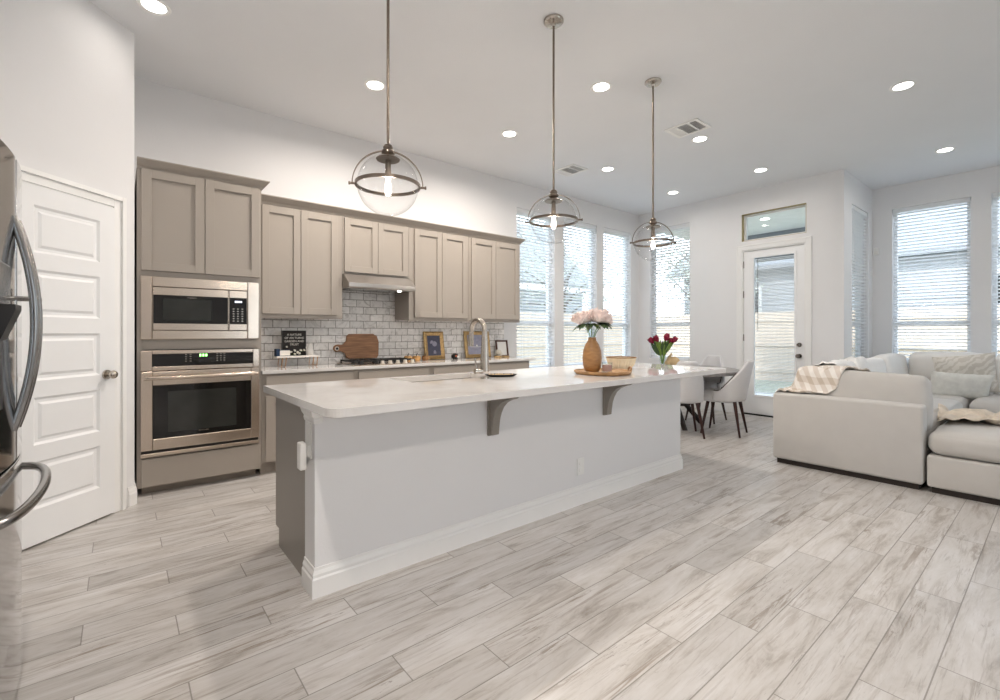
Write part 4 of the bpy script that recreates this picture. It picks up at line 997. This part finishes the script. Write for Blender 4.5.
for i in range(36):
    a0, a1 = PI*i/36, PI*(i+1)/36; V = []
    for a in (a0, a1):
        for rr in (.176, .180):
            for yy in (-.007, .007): V.append(ah.b.verts.new((rr*math.cos(a), yy, ZC+rr*math.sin(a))))
    for f_ in ((0, 1, 5, 4), (2, 3, 7, 6), (0, 2, 6, 4), (1, 3, 7, 5)): ah.b.faces.new([V[j] for j in f_])
ah.build('arch_hoop', M['bronze'], pn, world=False)
for sg in (-1, 1): MB().cyl((sg*.160, 0, ZC), (sg*.192, 0, ZC), .006, n=12).cyl((sg*.188, 0, ZC), (sg*.196, 0, ZC), .009, n=12).build('pivot_pin', M['bronze'], pn, world=False, smooth=True)
pend = [(1.075, 2.23, -26, None), (2.29, 2.22, -51, 'clear glass globe pendant in the middle of the three'), (3.50, 2.225, -39, 'clear glass globe pendant farthest right, near the dining area')]
for k, (x, y, rz_, lb) in enumerate(pend):
    p = pn if k == 0 else copy_tree(pn)
    if lb: p['label'] = lb
    p.location = (x, y, H); p.rotation_euler = (0, 0, R(rz_))
    lo = bpy.data.objects.new('pendant_bulb', bl_); COL.objects.link(lo); lo.parent = p; lo.location = (0, 0, ZC-.075)
# motion sensor
ms = thing('motion_sensor', 'small white motion sensor high on the sofa-side wall', 'sensor', (XR, 1.79, 2.42))
MB().box(XR-.04, XR-.0005, 1.755, 1.82, 2.37, 2.48, bev=.008).build('housing', M['whitep'], ms)
MB().box(XR-.044, XR-.0395, 1.765, 1.81, 2.385, 2.43, bev=.002).build('sensor_lens', M['ceramic'], ms)

# ------------------------------------------------------------------ soft shapes
def puff(cx, cy, cz, sx_, sy_, sz_, rad=.06, bulge=.03, seed=0, n=14, wr=.006, only_top=False):
    """rounded cushion block of full size sx,sy,sz with crowned faces and slight wrinkles"""
    mb = MB(); bmesh.ops.create_cube(mb.b, size=2); bmesh.ops.subdivide_edges(mb.b, edges=list(mb.b.edges), cuts=n, use_grid_fill=True)
    hx, hy, hz = sx_/2, sy_/2, sz_/2; rad = min(rad, hx*.98, hy*.98, hz*.98)
    for v in mb.b.verts:
        x, y, z = v.co; ux, uy, uz = (math.copysign(abs(q)**.75, q) for q in (x, y, z))
        p = Vector((ux*hx, uy*hy, uz*hz)); inn = Vector((max(-hx+rad, min(hx-rad, p.x)), max(-hy+rad, min(hy-rad, p.y)), max(-hz+rad, min(hz-rad, p.z))))
        d = p-inn
        if d.length > 1e-6: p = inn+d.normalized()*min(rad, d.length) if d.length > rad else p
        fx_, fy_, fz_ = 1-min(1, abs(p.x/hx))**2, 1-min(1, abs(p.y/hy))**2, 1-min(1, abs(p.z/hz))**2
        b_ = bulge
        if abs(z) > .999 and (z > 0 or not only_top): p.z += math.copysign(b_*fx_**.6*fy_**.6, z)
        if abs(x) > .999: p.x += math.copysign(b_*.5*fy_*fz_, x)*(0 if only_top else 1)
        if abs(y) > .999: p.y += math.copysign(b_*.5*fx_*fz_, y)*(0 if only_top else 1)
        nz = noise.noise(Vector((p.x*5+seed*3.1, p.y*5, p.z*5)))*wr*2+noise.noise(Vector((p.x*14, p.y*14+seed, p.z*14)))*wr
        v.co = p+p.normalized()*nz+Vector((cx, cy, cz)) if True else p
    return mb
def pillow(w_, h_, t_, seed=0, n=20):
    """upright pillow local: x width, z height, y thickness, centred"""
    mb = MB()
    def surf(sg):
        def f(u, v):
            x = 2*u-1; z = 2*v-1
            edge = (1-abs(x)**3.2)*(1-abs(z)**3.2); th = t_/2*max(0, edge)**.55
            sxx = 1-.07*(1-abs(z)**2)*0-.06*(1-abs(z)**2.0)*abs(x)**2; szz = 1-.06*(1-abs(x)**2.0)*abs(z)**2
            w2 = noise.noise(Vector((x*2.5+seed, z*2.5, sg)))*.012*edge
            return (x*w_/2*sxx, sg*(th+w2), z*h_/2*szz)
        return f
    mb.grid(surf(1), n, n); mb.grid(surf(-1), n, n)
    bmesh.ops.remove_doubles(mb.b, verts=mb.b.verts, dist=.0005)
    return mb

# ------------------------------------------------------------------ sofa sectional: modules
SX0, SX1, SX2, SX3 = 4.775, 6.05, 7.30, 8.56
SG = 'cream sectional sofa modules'
def module(label, x0, x1, y0, y1, backs):
    t = thing('sofa_module', label, 'sofa', ((x0+x1)/2, (y0+y1)/2, 0), group=SG)
    MB().box(x0+.03, x1-.03, y0+.03, y1-.03, .0, .05).build('plinth', M['plinth'], t)
    MB().box(x0+.004, x1-.004, y0+.004, y1-.004, .045, .285, bev=.018, seg=3).build('base', M['sofa'], t, smooth=True)
    th = .17; ix0, ix1, iy0, iy1 = x0, x1, y0, y1
    if 'w' in backs: ix0 += th
    if 'e' in backs: ix1 -= th
    if 'n' in backs: iy1 -= th
    for s_ in backs:
        if s_ == 'w': q_ = (x0, x0+th, y0, y1)
        if s_ == 'e': q_ = (x1-th, x1, y0, y1)
        if s_ == 'n': q_ = ((x0+th if 'w' in backs else x0), (x1-th if 'e' in backs else x1), y1-th, y1)
        MB().box(*q_, .046, .655, bev=.022, seg=3).build('back_panel', M['sofa'], t, smooth=True)
    o = puff((ix0+ix1)/2, (iy0+iy1)/2, .375, ix1-ix0-.01, iy1-iy0-.01, .18, rad=.07, bulge=.035, seed=len(label), only_top=True).build('seat_cushion', M['sofa'], t, smooth=True)
    return t
mA = module('cream sofa corner module at the near left, draped with plaid throw', SX0, SX1, .70, 1.765, 'wn')
mO = module('cream armless ottoman module at the right edge of the photo', SX0, SX1, -.34, .685, '')
mB_ = module('cream sofa module behind the corner one, along the return wall', SX1+.005, SX2, .72, 1.76, 'n')
mC = module('cream sofa corner module below the sensor by the window wall', SX2+.005, SX3, .72, 1.76, 'ne')
mD = module('cream sofa module under the window holding the patterned pillows', SX2+.005, SX3, -.34, .70, 'e')
# back cushions
cush = []
def backcushion(label, cx, cy, cz, w_, h_, t_, rz_, tilt=8, seed=0, m='sofa'):
    t = puff(0, 0, 0, w_, t_, h_, rad=.05, bulge=.03, seed=seed, wr=.006)
    t.xf(Matrix.Translation((cx, cy, cz)) @ Matrix.Rotation(rz_, 4, 'Z') @ Matrix.Rotation(R(tilt), 4, 'X'))
    o = tag(t.build('back_cushion', M[m], smooth=True), label, 'cushion', 'loose sofa back cushions'); cush.append(o); return o
backcushion('large cream back cushion standing over the near sofa panel', SX0+.30, 1.17, .635, .93, .44, .22, R(90), 10, 1)
backcushion('white back cushion at the far left behind the plaid throw', 5.55, 1.47, .66, .80, .44, .22, 0, -8, 2, 'cushion')
backcushion('white back cushion midway along the sofa under the return wall', 6.60, 1.46, .67, 1.05, .46, .22, 0, -8, 3, 'cushion')
backcushion('white back cushion in front of the narrow return-wall window', 7.78, 1.46, .68, .95, .48, .22, 0, -8, 4, 'cushion')
backcushion('white back cushion in the corner under the big window', 8.26, .95, .70, .78, .50, .22, R(-90), 8, 5, 'cushion')
backcushion('white back cushion at the right edge under the window', 8.26, .10, .70, .90, .50, .22, R(-90), 8, 6, 'cushion')
# scatter pillows
p1 = pillow(.56, .50, .17, 1); p1.xf(Matrix.Translation((7.92, .78, .72)) @ Matrix.Rotation(R(-72), 4, 'Z') @ Matrix.Rotation(R(14), 4, 'X') @ Matrix.Rotation(R(-8), 4, 'Y'))
tag(p1.build('throw_pillow', M['damask'], smooth=True), 'taupe patterned square pillow behind the lumbar pillow', 'pillow', 'scatter pillows')
p2 = pillow(.56, .32, .15, 4); p2.xf(Matrix.Translation((7.66, .80, .60)) @ Matrix.Rotation(R(-66), 4, 'Z') @ Matrix.Rotation(R(18), 4, 'X') @ Matrix.Rotation(R(3), 4, 'Y'))
tag(p2.build('throw_pillow', M['lumbar'], smooth=True), 'pale sage-grey embroidered lumbar pillow under the window', 'pillow', 'scatter pillows')
# drapes: drop a cloth grid on what lies below
def drape(name, mname, corners, nu, nv, label, cat, lift=.012, seed=0, fold=.012, minz=.3, thick=.008, passes=2, exclude=()):
    dg = bpy.context.evaluated_depsgraph_get(); trees = []
    for o in S.objects:
        if o.type == 'MESH' and o.name.split('.')[0] in ('back_panel', 'seat_cushion', 'back_cushion', 'throw_pillow', 'base') :
            mw_ = Matrix.Translation(wloc(o)) if o.parent else o.matrix_basis
            me = o.data; trees.append(BVHTree.FromPolygons([mw_ @ v.co for v in me.vertices], [p.vertices for p in me.polygons]))
    (A, B, C_, D_) = [Vector(c) for c in corners]
    Z = [[0]*(nv+1) for _ in range(nu+1)]; P = [[None]*(nv+1) for _ in range(nu+1)]
    for i in range(nu+1):
        for j in range(nv+1):
            u, v = i/nu, j/nv; p = (A*(1-u)+B*u)*(1-v)+(D_*(1-u)+C_*u)*v
            p = p+Vector((noise.noise(Vector((u*3+seed, v*3, 0))), noise.noise(Vector((u*3, v*3+seed, 5)))))*.03
            z = minz
            for t in trees:
                h = t.ray_cast(Vector((p.x, p.y, 2)), Vector((0, 0, -1)))
                if h[0] is not None: z = max(z, h[0].z)
            P[i][j] = p; Z[i][j] = z
    for _ in range(passes):
        Z2 = [r[:] for r in Z]
        for i in range(nu+1):
            for j in range(nv+1):
                nb = [Z[a][b] for a in (i-1, i, i+1) for b in (j-1, j, j+1) if 0 <= a <= nu and 0 <= b <= nv]
                Z2[i][j] = max(Z[i][j], sum(nb)/len(nb))
        Z = Z2
    mb = MB()
    def fn(u, v):
        i, j = round(u*nu), round(v*nv)
        f = fold*(1+math.sin(u*17+3*noise.noise(Vector((u*2, v*4, seed)))*3+v*4))*.5
        return (P[i][j].x, P[i][j].y, Z[i][j]+lift+f)
    mb.grid(fn, nu, nv)
    return tag(mb.build(name, M[mname], smooth=True, solid=thick), label, cat)
drape('plaid_throw', 'plaid', ((4.83, 1.78), (5.12, 1.80), (5.30, 1.00), (4.95, 1.32)), 34, 40, 'beige and white plaid throw draped over the sofa back corner', 'blanket', seed=2, minz=.5, fold=.02, passes=5)
drape('white_throw', 'cushion', ((5.3, 1.78), (6.4, 1.8), (6.3, 1.30), (5.3, 1.22)), 30, 24, 'white crumpled throw lying over the cushions behind the plaid one', 'blanket', seed=7, minz=.5, fold=.025, passes=5)
drape('knit_throw', 'knit', ((5.1, .66), (6.3, .80), (6.2, .1), (5.35, .0)), 30, 30, 'tan throw rumpled across the seat beside the sofa panel', 'blanket', seed=12, minz=.3, fold=.05, passes=4)

# ------------------------------------------------------------------ dining table
TCX, TCY = 5.72, 3.36
dt = thing('dining_table', 'round dining table with weathered grey wood top', 'table', (TCX, TCY, 0))
MB().lathe([(0, .705), (.815, .705), (.83, .712), (.83, .742), (.822, .75), (0, .75)], c=(TCX, TCY, 0), n=96).build('tabletop', M['tabletop'], dt, smooth=True)
for k in range(4):
    a = R(45+90*k+8); MB().tube([(TCX+.10*math.cos(a), TCY+.10*math.sin(a), .71), (TCX+.12*math.cos(a), TCY+.12*math.sin(a), .35), (TCX+.42*math.cos(a), TCY+.42*math.sin(a), .0)], .032, 4).build('leg', M['plinth'], dt)
mb = MB()
for a in (R(53), R(143)): mb.tube([(TCX-.22*math.cos(a), TCY-.22*math.sin(a), .26), (TCX+.22*math.cos(a), TCY+.22*math.sin(a), .26)], .03, 4)
mb.build('cross_brace', M['plinth'], dt)
# tulips
UX, UY = 5.60, 3.42
gv = thing('glass_vase', 'slim clear glass vase of crimson tulips on the dining table', 'vase', (UX, UY, .7505))
MB().lathe([(0, 0), (.05, 0), (.055, .006), (.05, .03), (.032, .05), (.034, .10), (.045, .19), (.043, .19), (.031, .10), (.026, .05), (0, .04)], c=(UX, UY, .7505), n=32).build('body', M['clearglass'], gv, smooth=True)
nk = Vector((UX, UY, .7505+.06)); tul = [('crimson tulip bending farthest left in the glass vase', -.14, .0, .36), ('crimson tulip left of centre in the glass vase', -.085, -.03, .385), ('crimson tulip tall right of centre in the glass vase', .05, .0, .40), ('crimson tulip bending farthest right in the glass vase', .14, -.02, .37), ('crimson tulip low at right in the glass vase', .10, .03, .345)]
for k, (lb, a_, b2, z_) in enumerate(tul):
    c = nk+Vector((0, 0, z_-.06))+Rt*a_+Fw*b2
    p = thing('tulip', lb, 'flower', tuple(nk), group='crimson tulips on the dining table')
    ax = (Rt*a_*2.4+Fw*b2+Vector((0, 0, .3))).normalized()
    bloom(MB(), c-ax*.04, ax, .095, k+20, petals=((7, 1.0, 42), (6, .95, 26), (5, .8, 12)), cup=.75).build('bloom', M['redpetal'], p, smooth=True)
    MB().tube([nk+Rt*a_*.05, nk+Vector((0, 0, .16))+Rt*a_*.25+Fw*b2*.3, nk+Vector((0, 0, .26))+Rt*a_*.6+Fw*b2*.7, c-ax*.03], .006, 8).build('stem', M['stem'], p, smooth=True)
    for j in range(3):
        s0 = nk+Vector((0, 0, .10+.03*j))+Rt*a_*.2; sg = (-1, 1, .3)[j]
        leafmesh(MB(), s0, s0+Rt*(a_*.7+sg*.05)+Fw*(.03*(j-1))+Vector((0, 0, .21-.02*j)), .030, up=Fw).build('leaf', M['stem'] if j else M['leaf'], p, smooth=True)
# bunny
BXX, BYY = UX+Rt.x*.15+Fw.x*.1, UY+Rt.y*.15+Fw.y*.1; bz = .7505
bn = thing('wooden_rabbit', 'pale wooden rabbit figure with long ears on the dining table', 'ornament', (BXX, BYY, bz))
def ell(mb, c, r_, m=Matrix()):
    bmesh.ops.create_uvsphere(mb.b, u_segments=24, v_segments=14, radius=1, matrix=Matrix.Translation(c) @ m @ Matrix.Diagonal((*r_, 1))); return mb
Q = Vector((BXX, BYY, bz)); rot = Matrix.Rotation(math.atan2(Rt.y, Rt.x), 4, 'Z')
ell(ell(MB(), Q+Rt*.04+Vector((0, 0, .075)), (.085, .05, .075), rot), Q+Rt*(-.045)+Vector((0, 0, .062)), (.042, .035, .036), rot).build('body', M['bunnyw'], bn, smooth=True)
for s_ in (-1, 1): ell(MB(), Q+Rt*(-.02)+Fw*(.014*s_)+Vector((0, 0, .135)), (.018, .010, .072), rot @ Matrix.Rotation(R(28+6*s_), 4, 'Y')).build('ear', M['bunnyw'], bn, smooth=True)
np_ = thing('paper_napkin', 'crumpled white napkin at the foot of the glass vase', 'napkin', (UX-.1, UY-.16, .7505))
def nf(u, v): return (UX-.02+.10*(u-.5)*1.6-.08, UY-.16+.13*(v-.5), .7515+.03*abs(noise.noise(Vector((u*3, v*3, 2))))+.03*math.sin(PI*u)*math.sin(PI*v))
MB().grid(nf, 14, 14).build('folded_cloth', M['paper'], np_, smooth=True, solid=.003)

# ------------------------------------------------------------------ dining chairs (front = +y local)
ch = thing('dining_chair', 'pale grey barrel dining chair in side view at the right of the table', 'chair', (0, 0, 0), group='pale grey dining chairs')
o = puff(0, .045, .455, .37, .40, .12, rad=.05, bulge=.016, seed=3, n=10, wr=.002); o.build('seat', M['chair'], ch, world=False, smooth=True)
# wrapped shell: angle sweep from -125..125 deg around back (-y)
def shell(u, v, off):
    a = (u-.5)*R(220); A_ = abs(a)/R(125)
    top = .90-.37*min(1, max(0, A_-.22)/.50)**.8
    zb = .405; z = zb+(top-zb)*v
    rr = .208+off; lean = .09*((z-zb)/.54)*(math.cos(a) if abs(a) < PI/2 else 0)
    ex_ = 1+.10*(z-zb)
    x = math.sin(a)*rr*ex_; y = -math.cos(a)*(rr+.01)*ex_-lean
    return (x, y, z)
sh = MB(); nu, nv = 40, 12; th = .022
IN = [[sh.b.verts.new(shell(i/nu, j/nv, -th)) for j in range(nv+1)] for i in range(nu+1)]
OU = [[sh.b.verts.new(shell(i/nu, j/nv, th)) for j in range(nv+1)] for i in range(nu+1)]
for i in range(nu):
    for j in range(nv):
        sh.b.faces.new((IN[i][j], IN[i+1][j], IN[i+1][j+1], IN[i][j+1])); sh.b.faces.new((OU[i][j], OU[i][j+1], OU[i+1][j+1], OU[i+1][j]))
    for j in (0, nv): sh.b.faces.new((IN[i][j], IN[i+1][j], OU[i+1][j], OU[i][j]))
for i in (0, nu):
    for j in range(nv): sh.b.faces.new((IN[i][j], IN[i][j+1], OU[i][j+1], OU[i][j]))
sh.build('backrest', M['chair'], ch, world=False, smooth=True, sub=1)
pp = [Vector(shell(i/nu, 1, 0))+Vector((0, 0, .004)) for i in range(nu+1)]
# dark piping along the two front arm edges
for rng in (range(0, 12), range(29, 41)): MB().tube([Vector(shell(i/nu, 1, -.02))+Vector((0, 0, .003)) for i in rng], .006, 6).build('piping', M['chairpipe'], ch, world=False, smooth=True)
for sx_ in (-1, 1):
    for sy_, yy in ((1, .14), (-1, -.15)):
        MB().tube([(sx_*.13, yy, .415), (sx_*.195, yy+sy_*.07, 0)], [.021, .0115], 12).build('leg', M['legw'], ch, world=False, smooth=True)
chairs = [(5.71, 2.66, 12, None), (5.24, 2.93, -50, 'pale grey barrel dining chair with its back to the island'), (6.34, 3.20, 95, 'pale grey barrel dining chair on the far side of the table')]
for k, (x, y, a, lb) in enumerate(chairs):
    c = ch if k == 0 else copy_tree(ch)
    if lb: c['label'] = lb
    c.location = (x, y, 0); c.rotation_euler = (0, 0, R(a))

# ------------------------------------------------------------------ outside
struct(MB().box(-8, 30, YB+T, 24, -.25, -.12).box(XW+T, 30, -12, YB+T, -.25, -.12).box(-8, XL-T, -12, YB+T, -.25, -.12).box(XL-T, XW+T, -14, YS-T, -.25, -.12).build('ground_lawn', M['grass']), 'lawn outside the windows', 'lawn')
struct(MB().box(XW+T, 10.6, YN+T, 5.4, -.13, -.04).build('ground_patio', M['conc']), 'concrete patio slab outside the glass door', 'patio')
def fence(name, axis, c, a0, a1, label):
    t = thing(name, label, 'fence', ((c, (a0+a1)/2, -.12) if axis == 'x' else ((a0+a1)/2, c, -.12)), group='cedar fences')
    bd_ = MB(); u = a0; k = 0
    while u < a1:
        lo, hi = c, c+.018
        bd_.box(*((lo, hi, u, u+.138) if axis == 'x' else (u, u+.138, lo, hi)), -.1, 1.80); u += .142; k += 1
    bd_.build('boards', M['fence'], t)
    rl = MB()
    for z in (.15, .85, 1.55): rl.box(*((c-.04, c-.001, a0, a1) if axis == 'x' else (a0, a1, c-.04, c-.001)), z, z+.09)
    rl.build('rails', M['fence'], t)
fence('garden_fence', 'x', 14.0, -8, 9.5, 'cedar board fence beyond the patio door')
fence('garden_fence', 'y', 9.5, -2, 14, 'cedar board fence beyond the three tall windows')
def house(label, x0, x1, y0, y1, z1, ridge, axis, face, wins):
    t = thing('neighbour_house', label, 'house', ((x0+x1)/2, (y0+y1)/2, -.12), group='neighbouring houses')
    w_ = MB(); z = 0
    n = int(z1/.18)
    for i in range(n):   # lap siding
        e_ = .02
        w_.box(x0-(e_ if i % 1 == 0 else 0), x1+e_, y0-e_, y1+e_, i*.18-.12, i*.18+.012-.12); w_.box(x0, x1, y0, y1, i*.18+.012-.12, (i+1)*.18-.12)
    w_.build('siding_walls', M['siding'], t)
    r_ = MB(); o_ = .5
    if axis == 'y': r_.prism([(x0-o_, z1-.15), ((x0+x1)/2, ridge), (x1+o_, z1-.15), (x1+o_, z1), ((x0+x1)/2, ridge+.18), (x0-o_, z1)], y0-o_, y1+o_, 'y')
    else: r_.prism([(y0-o_, z1-.15), ((y0+y1)/2, ridge), (y1+o_, z1-.15), (y1+o_, z1), ((y0+y1)/2, ridge+.18), (y0-o_, z1)], x0-o_, x1+o_, 'x')
    r_.build('roof', M['roof'], t)
    for a, b_, p, q_ in wins:
        f = MB()
        if face == 'x': frame_x(f, x0-.05, a, b_, p, q_)
        else:
            frame(f, a, b_, p, q_, a+.1, b_-.1, p+.1, q_-.1, y0-.06, y0)
        wo = f.build('window', M['trim'], t)
        g = MB()
        if face == 'x': g.box(x0-.035, x0-.028, a+.1, b_-.1, p+.1, q_-.1)
        else: g.box(a+.1, b_-.1, y0-.035, y0-.028, p+.1, q_-.1)
        g.build('pane', M['black'], wo)
def frame_x(f, x, a, b_, p, q_):
    for u0, u1, v0, v1 in ((a, a+.1, p, q_), (b_-.1, b_, p, q_), (a+.1, b_-.1, p, p+.1), (a+.1, b_-.1, q_-.1, q_)): f.box(x, x+.05, u0, u1, v0, v1)
house('grey sided neighbour house beyond the patio fence', 18, 26, -3.0, 10, 3.6, 6.4, 'y', 'x', [(.3, 1.5, 1.4, 2.9), (4.6, 5.9, 1.4, 2.9), (7.0, 7.9, 1.4, 2.9)])
house('grey sided neighbour house beyond the side fence', 3, 17, 14.6, 21, 3.4, 6.6, 'x', 'y', [(6.5, 7.8, 1.5, 2.9), (10, 11.5, 1.5, 2.9)])
# covered patio
pt = thing('patio_cover', 'white covered patio roof outside the glass door', 'patio roof', (9, 3.6, 0))
MB().box(XW+T, 10.5, YN+T+.02, 5.3, 3.28, 3.36).build('soffit', M['soffit'], pt)
MB().box(10.3, 10.5, YN+T+.02, 5.3, 2.72, 3.279).build('beam', M['beam'], pt)
MB().box(XW+T, 10.7, YN+T, 5.5, 3.362, 3.50).build('roof_deck', M['roof'], pt)
for y_ in (YN+T+.05, 5.15): MB().box(10.32, 10.48, y_, y_+.16, -.04, 2.719).build('post', M['vinyl'], pt)
pc = thing('porch_light', 'recessed light in the patio ceiling seen through the transom', 'ceiling light', (9.0, 3.45, 3.28))
MB().lathe([(.07, -.003), (.09, -.007), (.095, -.001), (.07, -.0005)], c=(9.0, 3.45, 3.28), n=32, close=True).build('trim_ring', M['trim'], pc, smooth=True)
MB().lathe([(0, -.004), (.07, -.004), (.07, -.001), (0, -.001)], c=(9.0, 3.45, 3.28), n=32).build('lens', M['lampcool'], pc)

def tree(x, y, h, rad, seed, label):
    t = thing('garden_tree', label, 'tree', (x, y, -.12), group='pale trees beyond the fences'); rnd = random.Random(seed)
    tk = MB(); tk.tube([(x, y, -.12), (x+.1, y, h*.3), (x, y+.1, h*.6), (x+.1, y, h*.85)], [.16, .12, .07, .03], 8)
    tips = []
    for i in range(16):
        a = rnd.uniform(0, 2*PI); z0 = h*rnd.uniform(.3, .7); L_ = rad*rnd.uniform(.6, 1); e_ = Vector((x+math.cos(a)*L_, y+math.sin(a)*L_, z0+rnd.uniform(.4, 1.6)))
        tk.tube([(x, y, z0), tuple((Vector((x, y, z0))+e_)/2+Vector((0, 0, .2))), tuple(e_)], [.05, .03, .012], 6); tips.append(e_)
    tk.build('trunk', M['bark'], t)
    lf = MB()
    for i in range(2600):
        c = rnd.choice(tips); p = c+Vector((rnd.gauss(0, .55), rnd.gauss(0, .55), rnd.gauss(0, .5)))
        d = Vector((rnd.uniform(-1, 1), rnd.uniform(-1, 1), rnd.uniform(-1, 1))).normalized(); e_ = d.orthogonal().normalized(); w_ = rnd.uniform(.05, .09)
        lf.b.faces.new([lf.b.verts.new(p+q_) for q_ in (-d*w_, e_*w_*.5, d*w_, -e_*w_*.5)])
    lf.build('foliage', M['treeleaf'], t)
M['bark'] = mat('grey_bark', (120, 112, 105), .9, var=.2, scale=8); M['treeleaf'] = mat('pale_foliage', (160, 164, 150), .8, var=.15, scale=3)
for k, (x, y, h, rad) in enumerate(((4.5, 11.3, 5.2, 1.7), (8.3, 11.6, 5.8, 1.9), (12.0, 11.2, 5.0, 1.6), (16.2, 8.3, 4.6, 1.5))):
    tree(x, y, h, rad, k+5, ('pale leafy tree behind the side fence, beyond the first tall window', 'pale leafy tree behind the side fence, beyond the middle tall window', 'pale leafy tree behind the side fence near the corner', 'pale leafy tree behind the patio fence')[k])
